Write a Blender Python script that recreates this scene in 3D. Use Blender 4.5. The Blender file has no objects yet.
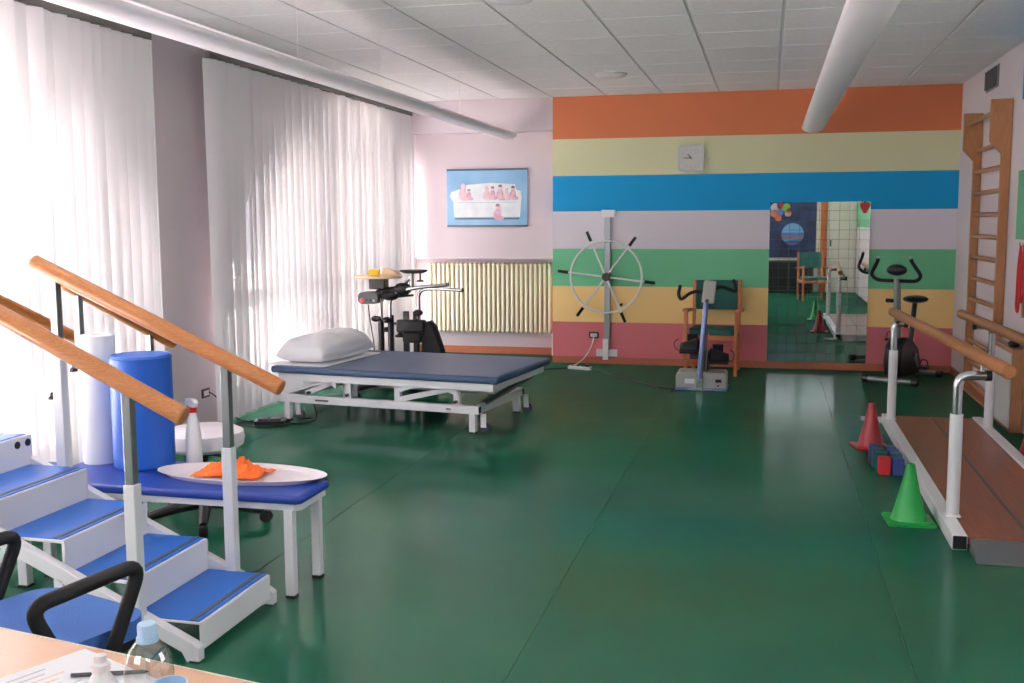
import bpy, bmesh, math, random
from mathutils import Vector, Matrix, noise
from mathutils.geometry import tessellate_polygon
random.seed(7)
PI = math.pi
scene = bpy.context.scene
COL = scene.collection

# ------------------------------------------------------------------ camera
F_PX, YAW, PITCH, ROLL = 1049.9, -.239, -.114, -.005
CAM = Vector((2.335, -11.53, 1.582))
fw = Vector((math.sin(YAW) * math.cos(PITCH), math.cos(YAW) * math.cos(PITCH), math.sin(PITCH)))
rt0 = Vector((math.cos(YAW), -math.sin(YAW), 0)); up0 = rt0.cross(fw)
rt = math.cos(ROLL) * rt0 + math.sin(ROLL) * up0
up = -math.sin(ROLL) * rt0 + math.cos(ROLL) * up0
cam = bpy.data.cameras.new('camera'); cam_ob = bpy.data.objects.new('camera', cam); COL.objects.link(cam_ob)
cam.sensor_width = 36; cam.lens = 36 * F_PX / 1024; cam.clip_start = .05; cam.clip_end = 300
M = Matrix((rt, up, -fw)).transposed().to_4x4(); M.translation = CAM
cam_ob.matrix_world = M
scene.camera = cam_ob

# ------------------------------------------------------------------ world, light, exposure
w = bpy.data.worlds.new('sky'); scene.world = w; w.use_nodes = True
bg = w.node_tree.nodes['Background']
bg.inputs[0].default_value = (.96, .915, 1.0, 1); bg.inputs[1].default_value = 5.5
scene.view_settings.view_transform = 'Standard'; scene.view_settings.look = 'None'
scene.view_settings.gamma = 1; scene.view_settings.use_curve_mapping = False
scene.view_settings.exposure = 0.16
sun = bpy.data.lights.new('sun', 'SUN'); sun.energy = 75; sun.angle = .01; sun.color = (1, .925, .94)
sun_ob = bpy.data.objects.new('sun', sun); COL.objects.link(sun_ob); sun_ob.rotation_euler = (math.radians(-34), 0, 0)
cy = scene.cycles
cy.use_denoising = True; cy.max_bounces = 14; cy.diffuse_bounces = 6; cy.glossy_bounces = 6
cy.transmission_bounces = 10; cy.transparent_max_bounces = 16; cy.sample_clamp_indirect = 8
cy.caustics_refractive = False
def portal(name, loc, sx, sy, rot):
    l = bpy.data.lights.new(name, 'AREA'); l.shape = 'RECTANGLE'; l.size = sx; l.size_y = sy; l.cycles.is_portal = True
    o = bpy.data.objects.new(name, l); COL.objects.link(o); o.location = loc; o.rotation_euler = rot
portal('window_portal', (-2.16, -1.5, 1.4), 2.8, 5.0, (0, -PI / 2, 0))
portal('window_portal', (-2.16, -7.45, 1.4), 2.8, 5.0, (0, -PI / 2, 0))

# ------------------------------------------------------------------ materials
def lin(c):
    return tuple((x / 255 / 12.92 if x / 255 <= .04045 else ((x / 255 + .055) / 1.055) ** 2.4) for x in c) + (1,)
def nodes(m): return m.node_tree.nodes, m.node_tree.links
def mat(name, rgb, rough=.5, metal=0, var=0, scale=8, bump=0, bscale=60, stretch=(1, 1, 1), rgb2=None, spec=.5, coat=0):
    m = bpy.data.materials.new(name); m.use_nodes = True; N, L = nodes(m); b = N['Principled BSDF']
    b.inputs['Base Color'].default_value = lin(rgb); b.inputs['Roughness'].default_value = rough
    b.inputs['Metallic'].default_value = metal; b.inputs['Specular IOR Level'].default_value = spec
    if coat: b.inputs['Coat Weight'].default_value = coat; b.inputs['Coat Roughness'].default_value = .1
    if var or rgb2 or bump:
        tc = N.new('ShaderNodeTexCoord'); mp = N.new('ShaderNodeMapping'); mp.inputs['Scale'].default_value = stretch
        L.new(tc.outputs['Object'], mp.inputs[0])
    if var or rgb2:
        n = N.new('ShaderNodeTexNoise'); n.inputs['Scale'].default_value = scale; n.inputs['Detail'].default_value = 5
        L.new(mp.outputs[0], n.inputs['Vector'])
        r = N.new('ShaderNodeValToRGB'); r.color_ramp.elements[0].position = .3; r.color_ramp.elements[1].position = .7
        a = lin(rgb); c2 = lin(rgb2) if rgb2 else tuple(max(0, x * (1 - var)) for x in a[:3]) + (1,)
        r.color_ramp.elements[0].color = c2; r.color_ramp.elements[1].color = a
        L.new(n.outputs['Fac'], r.inputs[0]); L.new(r.outputs[0], b.inputs['Base Color'])
    if bump:
        n2 = N.new('ShaderNodeTexNoise'); n2.inputs['Scale'].default_value = bscale; n2.inputs['Detail'].default_value = 3
        L.new(mp.outputs[0], n2.inputs['Vector'])
        bp = N.new('ShaderNodeBump'); bp.inputs['Strength'].default_value = bump; bp.inputs['Distance'].default_value = .01
        L.new(n2.outputs['Fac'], bp.inputs['Height']); L.new(bp.outputs[0], b.inputs['Normal'])
    return m
def stripes(name, bands, rough=.7, axis=2, dflt=None):
    """flat paint in horizontal bands: (upper z, rgb) from the floor up"""
    m = bpy.data.materials.new(name); m.use_nodes = True; N, L = nodes(m); b = N['Principled BSDF']
    b.inputs['Roughness'].default_value = rough; b.inputs['Specular IOR Level'].default_value = .3
    tc = N.new('ShaderNodeTexCoord'); sp = N.new('ShaderNodeSeparateXYZ'); L.new(tc.outputs['Object'], sp.inputs[0])
    top = bands[-1][0]
    dv = N.new('ShaderNodeMath'); dv.operation = 'DIVIDE'; dv.inputs[1].default_value = top; L.new(sp.outputs[axis], dv.inputs[0])
    r = N.new('ShaderNodeValToRGB'); r.color_ramp.interpolation = 'CONSTANT'
    e = r.color_ramp.elements; e[0].position = 0; e[0].color = lin(bands[0][1]); e.remove(e[1])
    for i in range(1, len(bands)):
        k = e.new(bands[i - 1][0] / top); k.color = lin(bands[i][1])
    L.new(dv.outputs[0], r.inputs[0]); L.new(r.outputs[0], b.inputs['Base Color'])
    n = N.new('ShaderNodeTexNoise'); n.inputs['Scale'].default_value = 90; L.new(tc.outputs['Object'], n.inputs['Vector'])
    bp = N.new('ShaderNodeBump'); bp.inputs['Strength'].default_value = .12; bp.inputs['Distance'].default_value = .004
    L.new(n.outputs['Fac'], bp.inputs['Height']); L.new(bp.outputs[0], b.inputs['Normal'])
    return m
def wood(name, a, b2, rough=.4, stretch=(1, 1, 1), scale=14, coat=.3):
    return mat(name, a, rough, rgb2=b2, scale=scale, stretch=stretch, coat=coat)
def glassy(name, tint=(1, 1, 1), refl=0):
    m = bpy.data.materials.new(name); m.use_nodes = True; N, L = nodes(m); N.remove(N['Principled BSDF'])
    out = N['Material Output']; t = N.new('ShaderNodeBsdfTransparent'); t.inputs[0].default_value = tint + (1,)
    g = N.new('ShaderNodeBsdfGlossy'); g.inputs['Roughness'].default_value = .03
    fr = N.new('ShaderNodeFresnel'); fr.inputs[0].default_value = 1.45
    ge = N.new('ShaderNodeNewGeometry'); iv = N.new('ShaderNodeMath'); iv.operation = 'SUBTRACT'; iv.inputs[0].default_value = 1; L.new(ge.outputs['Backfacing'], iv.inputs[1])
    ml = N.new('ShaderNodeMath'); ml.operation = 'MULTIPLY'; L.new(fr.outputs[0], ml.inputs[0]); L.new(iv.outputs[0], ml.inputs[1])
    ad = N.new('ShaderNodeMath'); ad.operation = 'ADD'; ad.inputs[1].default_value = refl; L.new(ml.outputs[0], ad.inputs[0])
    mx = N.new('ShaderNodeMixShader'); L.new(ad.outputs[0], mx.inputs[0]); L.new(t.outputs[0], mx.inputs[1]); L.new(g.outputs[0], mx.inputs[2])
    L.new(mx.outputs[0], out.inputs[0]); return m
def blindmat():
    m = bpy.data.materials.new('blind_fabric'); m.use_nodes = True; N, L = nodes(m); N.remove(N['Principled BSDF'])
    out = N['Material Output']
    d = N.new('ShaderNodeBsdfDiffuse'); d.inputs[0].default_value = lin((242, 238, 240))
    t = N.new('ShaderNodeBsdfTranslucent'); t.inputs[0].default_value = lin((244, 240, 242))
    tc = N.new('ShaderNodeTexCoord'); mp = N.new('ShaderNodeMapping'); mp.inputs['Scale'].default_value = (60, 60, 5)
    n = N.new('ShaderNodeTexNoise'); n.inputs['Scale'].default_value = 4; L.new(tc.outputs['Object'], mp.inputs[0]); L.new(mp.outputs[0], n.inputs['Vector'])
    r = N.new('ShaderNodeMapRange'); r.inputs[3].default_value = .10; r.inputs[4].default_value = .16
    L.new(n.outputs['Fac'], r.inputs[0])
    oi = N.new('ShaderNodeObjectInfo'); r2 = N.new('ShaderNodeMapRange'); r2.inputs[3].default_value = .6; r2.inputs[4].default_value = 1.25; L.new(oi.outputs['Random'], r2.inputs[0])
    mu = N.new('ShaderNodeMath'); mu.operation = 'MULTIPLY'; L.new(r.outputs[0], mu.inputs[0]); L.new(r2.outputs[0], mu.inputs[1])
    mx = N.new('ShaderNodeMixShader'); L.new(mu.outputs[0], mx.inputs[0]); L.new(d.outputs[0], mx.inputs[1]); L.new(t.outputs[0], mx.inputs[2])
    tr = N.new('ShaderNodeBsdfTransparent'); m2 = N.new('ShaderNodeMixShader'); m2.inputs[0].default_value = .06   # open weave
    L.new(mx.outputs[0], m2.inputs[1]); L.new(tr.outputs[0], m2.inputs[2])
    L.new(m2.outputs[0], out.inputs[0]); return m

MT = {}
MT['floor'] = mat('green_vinyl', (34, 94, 70), .17, rgb2=(30, 86, 64), scale=1.6, bump=.012, bscale=140, spec=.1)
def floor_mat():
    m = MT['floor']; N, L = nodes(m); p = N['Principled BSDF']; out = N['Material Output']
    p.inputs['Specular IOR Level'].default_value = 0; p.inputs['Roughness'].default_value = .6
    g = N.new('ShaderNodeBsdfGlossy'); g.inputs['Roughness'].default_value = .13; g.inputs[0].default_value = (.9, 1, .96, 1)
    mx = N.new('ShaderNodeMixShader'); mx.inputs[0].default_value = .10
    L.new(p.outputs[0], mx.inputs[1]); L.new(g.outputs[0], mx.inputs[2]); L.new(mx.outputs[0], out.inputs[0])
floor_mat()
MT['seam'] = mat('seam_green', (38, 100, 72), .5)
MT['tile'] = mat('ceiling_tile', (246, 244, 245), .9, var=.08, scale=30, bump=.2, bscale=220)
MT['ceil'] = mat('ceiling_void', (222, 222, 222), .9)
MT['pink'] = mat('pink_plaster', (206, 194, 200), .8, bump=.1, bscale=90, spec=.2)
MT['white'] = mat('white_plaster', (222, 214, 218), .8, bump=.1, bscale=90, spec=.2)
MT['cream'] = mat('cream_wall', (224, 222, 208), .7, spec=.2)
MT['base'] = wood('baseboard_wood', (186, 110, 78), (165, 92, 62), .5, (2, 20, 20))
MT['enamel'] = mat('white_enamel', (226, 226, 228), .3)
MT['lamp'] = mat('lamp_white', (252, 243, 250), .35)
MT['radiator'] = mat('cream_enamel', (236, 230, 208), .35)
MT['blind'] = blindmat()
MT['alu'] = mat('grey_aluminium', (150, 150, 148), .45, .6)
MT['railgrey'] = mat('dark_rail', (104, 100, 96), .5)
MT['pvc'] = mat('white_window_frame', (225, 225, 225), .4)
MT['glass'] = glassy('window_glass')
def frosted():
    m = bpy.data.materials.new('frosted_glass'); m.use_nodes = True; N, L = nodes(m); N.remove(N['Principled BSDF'])
    t = N.new('ShaderNodeBsdfTranslucent'); t.inputs[0].default_value = (.8, .82, .82, 1)
    d = N.new('ShaderNodeBsdfDiffuse'); d.inputs[0].default_value = (.8, .82, .82, 1)
    mx = N.new('ShaderNodeMixShader'); mx.inputs[0].default_value = .85; L.new(d.outputs[0], mx.inputs[1]); L.new(t.outputs[0], mx.inputs[2])
    L.new(mx.outputs[0], N['Material Output'].inputs[0]); return m
MT['frost'] = frosted()
MT['black'] = mat('black_plastic', (26, 26, 28), .4)
MT['rubber'] = mat('black_rubber', (20, 20, 21), .7)
MT['chrome'] = mat('chrome', (200, 203, 205), .18, 1)
MT['steel'] = mat('zinc_steel', (150, 158, 158), .35, .85)
MT['grey'] = mat('grey_plastic', (176, 178, 170), .45)
MT['dgrey'] = mat('dark_grey_plastic', (72, 74, 78), .45)
MT['rail'] = wood('varnished_handrail', (192, 126, 68), (164, 98, 46), .38, (3, 40, 40), 6, .25)
MT['barwood'] = wood('varnished_bar', (170, 112, 62), (142, 88, 44), .5, (40, 3, 40), 6, .0)
MT['beech'] = wood('orange_beech', (196, 114, 62), (174, 94, 46), .4, (20, 20, 3), 8)
MT['pine'] = wood('wallbar_wood', (176, 122, 78), (156, 102, 60), .45, (20, 20, 2), 6)
MT['plat'] = wood('walkway_wood', (138, 76, 44), (118, 60, 32), .4, (14, 1.2, 14), 4, .15)
MT['desk'] = wood('desk_laminate', (212, 168, 136), (206, 160, 128), .4, (4, 30, 30), 5)
MT['edge'] = mat('desk_edge', (216, 204, 186), .5)
MT['navy'] = mat('navy_vinyl', (56, 82, 116), .42, bump=.08, bscale=160)
MT['bluevinyl'] = mat('blue_vinyl', (34, 84, 168), .4, bump=.05, bscale=120)
MT['royal'] = mat('royal_vinyl', (30, 62, 150), .38, bump=.05, bscale=120)
MT['bluefoam'] = mat('blue_roll_vinyl', (24, 92, 190), .42, bump=.05, bscale=60)
MT['tread'] = mat('blue_tread', (22, 98, 190), .4, var=.08, scale=40, bump=.05, bscale=150)
MT['seatblue'] = mat('blue_seat_fabric', (66, 112, 188), .9, var=.15, scale=220, bump=.3, bscale=300)
MT['pillow'] = mat('pillow_cotton', (248, 248, 250), .85, bump=.1, bscale=14)
MT['paper'] = mat('white_paper', (238, 238, 240), .8)
MT['greenfab'] = mat('green_upholstery', (24, 92, 84), .7, var=.1, scale=60)
MT['colblue'] = mat('column_blue_grey', (124, 140, 186), .3, .7)
MT['tray'] = mat('white_tray', (240, 232, 236), .25)
MT['orange'] = mat('orange_cloth', (240, 112, 44), .85, bump=.2, bscale=60)
MT['red'] = mat('red_plastic', (190, 26, 40), .35)
MT['conegreen'] = mat('green_plastic', (20, 152, 66), .35)
MT['conered'] = mat('dark_red_plastic', (150, 20, 32), .3)
MT['teal'] = mat('teal_foam', (26, 84, 92), .6)
MT['blockblue'] = mat('blue_foam', (40, 56, 118), .6)
MT['blockred'] = mat('red_foam', (186, 36, 44), .6)
MT['plate'] = mat('checker_plate', (130, 134, 136), .4, .7, bump=.5, bscale=120)
MT['yellow'] = mat('yellow_card', (246, 196, 40), .6)
MT['beige'] = wood('beige_board', (232, 204, 164), (222, 190, 148), .5, (4, 20, 20))
MT['mirror'] = mat('mirror_silver', (236, 242, 240), .01, 1)
MT['line'] = mat('mirror_line', (96, 104, 104), .6)
MT['clock'] = mat('clock_silver', (170, 170, 176), .35, .5)
MT['dial'] = mat('clock_dial', (206, 206, 204), .6)
MT['dark'] = mat('dark_socket_frame', (62, 34, 36), .4)
MT['cordb'] = mat('black_cord', (30, 34, 34), .6)
MT['cordw'] = mat('white_cord', (226, 228, 226), .5)
MT['clear'] = glassy('clear_plastic', (.90, .93, .95), .16)
MT['capblue'] = mat('pale_blue_cap', (170, 204, 232), .4)
MT['milk'] = mat('milky_plastic', (226, 230, 232), .35)
MT['ink'] = mat('grey_ink', (196, 194, 198), .8)
MT['inkor'] = mat('orange_ink', (240, 196, 172), .8)
MT['strap'] = mat('red_strap', (190, 22, 36), .6)
MT['brick'] = mat('far_brick', (196, 150, 118), .9, var=.15, scale=3)
MT['farwhite'] = mat('far_plaster', (226, 222, 212), .9, var=.06, scale=2)
MT['terrace'] = mat('terrace_concrete', (206, 204, 196), .9, var=.1, scale=3)

# ------------------------------------------------------------------ mesh helpers
def V(*a): return Vector(a)
def frame(d):
    d = d.normalized(); a = V(0, 0, 1) if abs(d.z) < .9 else V(1, 0, 0)
    u = d.cross(a).normalized(); return u, d.cross(u).normalized()
class MB:
    def __init__(s): s.v = []; s.f = []
    def add(s, vs, fs):
        o = len(s.v); s.v += [Vector(p) for p in vs]; s.f += [tuple(i + o for i in f) for f in fs]; return s
    def box(s, c, size, rot=None):
        c = Vector(c); hx, hy, hz = [x / 2 for x in size]
        vs = [V(x, y, z) for x in (-hx, hx) for y in (-hy, hy) for z in (-hz, hz)]
        if rot is not None: vs = [rot @ p for p in vs]
        return s.add([c + p for p in vs], [(0, 1, 3, 2), (4, 6, 7, 5), (0, 4, 5, 1), (2, 3, 7, 6), (0, 2, 6, 4), (1, 5, 7, 3)])
    def bx(s, x0, x1, y0, y1, z0, z1): return s.box(((x0 + x1) / 2, (y0 + y1) / 2, (z0 + z1) / 2), (x1 - x0, y1 - y0, z1 - z0))
    def beam(s, p0, p1, w, h):
        """rectangular bar from p0 to p1; w sideways, h upwards"""
        p0 = Vector(p0); p1 = Vector(p1); d = (p1 - p0).normalized()
        a = V(0, 0, 1) if abs(d.z) < .95 else V(0, 1, 0)
        u = d.cross(a).normalized() * w / 2; q = u.cross(d).normalized() * h / 2
        vs = [p + i * u + j * q for p in (p0, p1) for i, j in ((-1, -1), (1, -1), (1, 1), (-1, 1))]
        return s.add(vs, [(0, 1, 2, 3), (7, 6, 5, 4), (0, 4, 5, 1), (1, 5, 6, 2), (2, 6, 7, 3), (3, 7, 4, 0)])
    def cyl(s, p0, p1, r0, r1=None, n=16, sx=1, sy=1):
        p0 = Vector(p0); p1 = Vector(p1); r1 = r0 if r1 is None else r1
        u, q = frame(p1 - p0); vs = []
        for p, r in ((p0, r0), (p1, r1)):
            for i in range(n):
                t = 2 * PI * i / n; vs.append(p + r * (sx * math.cos(t) * u + sy * math.sin(t) * q))
        fs = [(i, (i + 1) % n, n + (i + 1) % n, n + i) for i in range(n)]
        fs += [tuple(range(n - 1, -1, -1)), tuple(range(n, 2 * n))]
        return s.add(vs, fs)
    def tube(s, pts, r, n=10, closed=False):
        pts = [Vector(p) for p in pts]; m = len(pts); vs = []; u = None
        for k, p in enumerate(pts):
            a = pts[(k - 1) % m] if (closed or k) else p; b = pts[(k + 1) % m] if (closed or k < m - 1) else p
            d = (b - a).normalized()
            if u is None: u, _ = frame(d)
            u = (u - d * u.dot(d)).normalized(); q = d.cross(u)
            rr = r[k] if isinstance(r, (list, tuple)) else r
            vs += [p + rr * (math.cos(2 * PI * i / n) * u + math.sin(2 * PI * i / n) * q) for i in range(n)]
        fs = []
        for k in range(m if closed else m - 1):
            a = k * n; b = ((k + 1) % m) * n
            fs += [(a + i, a + (i + 1) % n, b + (i + 1) % n, b + i) for i in range(n)]
        if not closed: fs += [tuple(range(n - 1, -1, -1)), tuple(range((m - 1) * n, m * n))]
        return s.add(vs, fs)
    def lathe(s, prof, c=(0, 0, 0), n=24, sx=1, sy=1):
        c = Vector(c); vs = []; m = len(prof)
        for r, z in prof: vs += [c + V(sx * r * math.cos(2 * PI * i / n), sy * r * math.sin(2 * PI * i / n), z) for i in range(n)]
        fs = [(k * n + i, k * n + (i + 1) % n, (k + 1) * n + (i + 1) % n, (k + 1) * n + i) for k in range(m - 1) for i in range(n)]
        if prof[0][0] > 0: fs.append(tuple(range(n - 1, -1, -1)))
        if prof[-1][0] > 0: fs.append(tuple(range((m - 1) * n, m * n)))
        return s.add(vs, fs)
    def prism(s, poly, axis, lo, hi):
        """poly in the two other axes (in xyz order), extruded along axis"""
        n = len(poly)
        def mk(a, b, h): return {'x': V(h, a, b), 'y': V(a, h, b), 'z': V(a, b, h)}[axis]
        vs = [mk(a, b, lo) for a, b in poly] + [mk(a, b, hi) for a, b in poly]
        fs = [(i, (i + 1) % n, n + (i + 1) % n, n + i) for i in range(n)]
        if n <= 8 or True:
            tri = tessellate_polygon([[V(a, b, 0) for a, b in poly]])
            fs += [tuple(t) for t in tri] + [tuple(i + n for i in reversed(t)) for t in tri]
        return s.add(vs, fs)
    def ell(s, c, rx, ry, rz, n=16, m=10, rot=None):
        c = Vector(c); vs = []
        for k in range(m + 1):
            ph = -PI / 2 + PI * k / m
            for i in range(n):
                t = 2 * PI * i / n; p = V(rx * math.cos(ph) * math.cos(t), ry * math.cos(ph) * math.sin(t), rz * math.sin(ph))
                vs.append(c + (rot @ p if rot is not None else p))
        return s.add(vs, [(k * n + i, k * n + (i + 1) % n, (k + 1) * n + (i + 1) % n, (k + 1) * n + i) for k in range(m) for i in range(n)])
    def surf(s, fn, nu, nv, closed_u=False):
        vs = [fn(i / nu, j / nv) for j in range(nv + 1) for i in range(nu + 1)]; k = nu + 1
        return s.add(vs, [(j * k + i, j * k + i + 1, (j + 1) * k + i + 1, (j + 1) * k + i) for j in range(nv) for i in range(nu)])
    def build(s, name, m, parent=None, world=False, bevel=0, seg=2, smooth=35):
        vs = s.v
        if world and parent is not None:
            r = parent
            while r.parent: r = r.parent
            vs = [p - r.location for p in vs]
        me = bpy.data.meshes.new(name); me.from_pydata([tuple(p) for p in vs], [], s.f)
        b = bmesh.new(); b.from_mesh(me); bmesh.ops.remove_doubles(b, verts=b.verts, dist=1e-6)
        bmesh.ops.recalc_face_normals(b, faces=b.faces); b.to_mesh(me); b.free()
        if smooth: me.shade_smooth(); me.set_sharp_from_angle(angle=math.radians(smooth))
        me.materials.append(MT[m] if isinstance(m, str) else m)
        o = bpy.data.objects.new(name, me); COL.objects.link(o); o.parent = parent
        if bevel:
            bm_ = o.modifiers.new('bevel', 'BEVEL'); bm_.width = bevel; bm_.segments = seg; bm_.limit_method = 'ANGLE'; bm_.angle_limit = math.radians(40)
        return o
def fillet(pts, r, n=5, closed=False):
    pts = [Vector(p) for p in pts]; out = [] if closed else [pts[0]]; m = len(pts)
    for k in range(0 if closed else 1, m if closed else m - 1):
        a, b, c = pts[(k - 1) % m], pts[k], pts[(k + 1) % m]
        d1 = (a - b); d2 = (c - b); l = min(r, d1.length * .48, d2.length * .48)
        p0 = b + d1.normalized() * l; p1 = b + d2.normalized() * l
        for i in range(n + 1):
            t = i / n; out.append((1 - t) ** 2 * p0 + 2 * t * (1 - t) * b + t * t * p1)
    if not closed: out.append(pts[-1])
    return out
def bez(a, b, c, d, n=16):
    a, b, c, d = map(Vector, (a, b, c, d))
    return [(1 - t) ** 3 * a + 3 * t * (1 - t) ** 2 * b + 3 * t * t * (1 - t) * c + t ** 3 * d for t in [i / n for i in range(n + 1)]]
def rrect(hx, hy, r, n=5):
    out = []
    for cx, cy, a in ((hx - r, hy - r, 0), (-hx + r, hy - r, PI / 2), (-hx + r, -hy + r, PI), (hx - r, -hy + r, 1.5 * PI)):
        out += [(cx + r * math.cos(a + i * PI / 2 / n), cy + r * math.sin(a + i * PI / 2 / n)) for i in range(n + 1)]
    return out
def tag(o, label, cat, group=None):
    o['label'] = label; o['category'] = cat
    if group: o['group'] = group
    return o
def thing(name, label, cat, loc=(0, 0, 0), rz=0, group=None):
    o = bpy.data.objects.new(name, None); COL.objects.link(o); o.empty_display_size = .1
    o.location = loc; o.rotation_euler = (0, 0, rz); return tag(o, label, cat, group)
def struct(o, label=None, cat=None):
    o['kind'] = 'structure'
    if label: o['label'] = label
    if cat: o['category'] = cat
    return o
def inst(src, name, parent, loc=(0, 0, 0), rot=(0, 0, 0)):
    o = bpy.data.objects.new(name, src.data); COL.objects.link(o); o.parent = parent; o.location = loc; o.rotation_euler = rot
    for md in src.modifiers:
        n = o.modifiers.new(md.name, md.type)
        if md.type == 'BEVEL': n.width = md.width; n.segments = md.segments; n.limit_method = md.limit_method; n.angle_limit = md.angle_limit
    return o
def copy_tree(o, parent=None):
    c = o.copy(); COL.objects.link(c); c.parent = parent
    for ch in list(o.children): copy_tree(ch, c)
    return c

# ================================================================== THE ROOM
H = 2.93; XL, XR, YS = -1.84, 4.2, -12.6
NB = .65                                                            # back of the radiator niche
fl = struct(MB().bx(XL - .3, XR + .2, YS - .1, NB + .1, -.12, -.004).build('floor', 'seam', smooth=0), 'glossy green vinyl floor laid in wide sheets', 'floor')
xs = [XL] + [1.482 + 1.383 * k for k in range(-2, 2)] + [XR]
for a, b in zip(xs[:-1], xs[1:]):
    MB().bx(a + .0015, b - .0015, YS, 0 if a > -.1 else NB, -.004, 0).build('vinyl_sheet', 'floor', fl, smooth=0)
# ceiling with lay-in tiles
ce = struct(MB().bx(XL - .3, XR + .2, YS - .1, NB + .1, H + .006, H + .12).build('ceiling', 'ceil', smooth=0), 'pale grey suspended ceiling of lay-in tiles', 'ceiling')
t0 = None
for i in range(-3, 7):
    for j in range(0, 18):
        y1 = -.02 - .718 * j
        if t0 is None:
            t0 = MB().box((0, 0, 0), (.580, .706, .02)).build('ceiling_tile', 'tile', ce, bevel=.003, seg=1, smooth=0); o = t0
        else: o = inst(t0, 'ceiling_tile', ce)
        o.location = (.6 * i + .3, y1 - .359, H + .010)
MB().bx(XL - .0, -1.81, YS, 0, H - .0, H + .012).build('wall_channel', 'enamel', ce, smooth=0)
# left wall with two arched openings that reach the floor
def arch(cy, a, y_hi=None, z0=.6, b=2.15, n=28):
    pts = [(cy - a, 0), (cy - a, z0)]
    for i in range(1, n):
        t = PI - PI * i / n; y = cy + a * math.cos(t); z = z0 + b * math.sin(t)
        if y_hi and y > y_hi:
            zz = z0 + b * math.sqrt(1 - ((y_hi - cy) / a) ** 2); pts += [(y_hi, zz), (y_hi, 0)]; return pts
        pts.append((y, z))
    return pts + [(cy + a, z0), (cy + a, 0)]
W1, W2 = arch(-7.45, 2.5), arch(-1.5, 2.5, .60)
poly = [(YS - .1, 0)] + W1 + W2 + [(NB + .1, 0), (NB + .1, H + .1), (YS - .1, H + .1)]
struct(MB().prism(poly, 'x', -2.14, XL).build('wall_left', 'pink', smooth=0), 'pinkish wall pierced by two big arched windows behind blinds', 'wall')
# back wall, striped
S = [(.457, (210, 118, 124)), (.859, (246, 210, 142)), (1.266, (110, 188, 144)), (1.681, (224, 219, 228)), (2.071, (10, 146, 204)), (2.47, (212, 214, 176)), (3.2, (196, 114, 76))]
MT['stripes'] = stripes('painted_stripes', S)
wb = struct(MB().bx(0, XR + .2, 0, NB + .1, 0, H + .1).build('wall_back', 'stripes', smooth=0), 'back wall painted in seven broad horizontal coloured stripes', 'wall')
MB().bx(.647, 1.124, -.006, .001, .275, .433).build('access_panel', 'stripes', wb, bevel=.002, smooth=0)
MB().bx(0, XR, -.014, 0, 0, .075).build('baseboard', 'base', wb, smooth=0)
struct(MB().bx(XL - .1, 0, .2, NB + .1, 1.17, 2.575).build('wall_picture', 'pink', smooth=0), 'pale pink wall carrying the blue picture', 'wall')
struct(MB().bx(XL - .1, 0, 0, NB + .1, 2.575, H + .1).build('wall_beam', 'pink', smooth=0), 'pale pink beam above the picture wall', 'beam')
struct(MB().bx(XL - .3, 0, NB, NB + .1, 0, 1.17).build('wall_niche', 'pink', smooth=0), 'pale pink back of the radiator recess', 'wall')
struct(MB().bx(XL, 0, .185, .3, 1.155, 1.172).build('trim_1', 'white', smooth=0, bevel=.003), 'thin pale ledge above the radiator recess', 'trim')
struct(MB().bx(XL, 0, NB - .015, NB, 0, .085).build('baseboard_niche', 'base', smooth=0), 'brown wooden baseboard below the radiator', 'baseboard')
# right wall: pale pink, with painted bands from the wall bars on
MT['bands'] = stripes('painted_bands', [(1.42, (222, 214, 218)), (1.945, (104, 172, 134)), (2.48, (222, 214, 218)), (3.2, (16, 142, 198))])
wr = struct(MB().bx(XR, XR + .2, -2.64, .0, 0, H + .1).build('wall_right', 'white', smooth=0), 'pale right-hand wall carrying the wall bars', 'wall')
RW = (-9.6, -7.9, 1.2, 2.5)  # opening for an unseen window, added to light the pier, blinds and stairs
MB().bx(XR, XR + .2, RW[1], -2.64, 0, H + .1).bx(XR, XR + .2, YS - .1, RW[0], 0, H + .1).bx(XR, XR + .2, RW[0], RW[1], 0, RW[2]).bx(XR, XR + .2, RW[0], RW[1], RW[3], H + .1).build('painted_section', 'bands', wr, smooth=0)
portal('window_portal', (XR + .21, (RW[0] + RW[1]) / 2, (RW[2] + RW[3]) / 2), RW[3] - RW[2], RW[1] - RW[0], (0, PI / 2, 0))
rwn = struct(MB().bx(XR + .06, XR + .12, RW[0], RW[1], RW[2], RW[2] + .06).bx(XR + .06, XR + .12, RW[0], RW[1], RW[3] - .06, RW[3]).bx(XR + .06, XR + .12, RW[0], RW[0] + .06, RW[2] + .06, RW[3] - .06).bx(XR + .06, XR + .12, RW[1] - .06, RW[1], RW[2] + .06, RW[3] - .06).build('added_side_window', 'pvc', smooth=0), 'unseen window added for light in the right-hand wall outside the picture', 'window')
MB().bx(XR + .088, XR + .094, RW[0] + .06, RW[1] - .06, RW[2] + .06, RW[3] - .06).build('pane', 'glass', rwn, smooth=0)
MB().bx(XR - .012, XR, -2.6, -.014, 0, .075).build('baseboard', 'base', wr, smooth=0)
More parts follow.
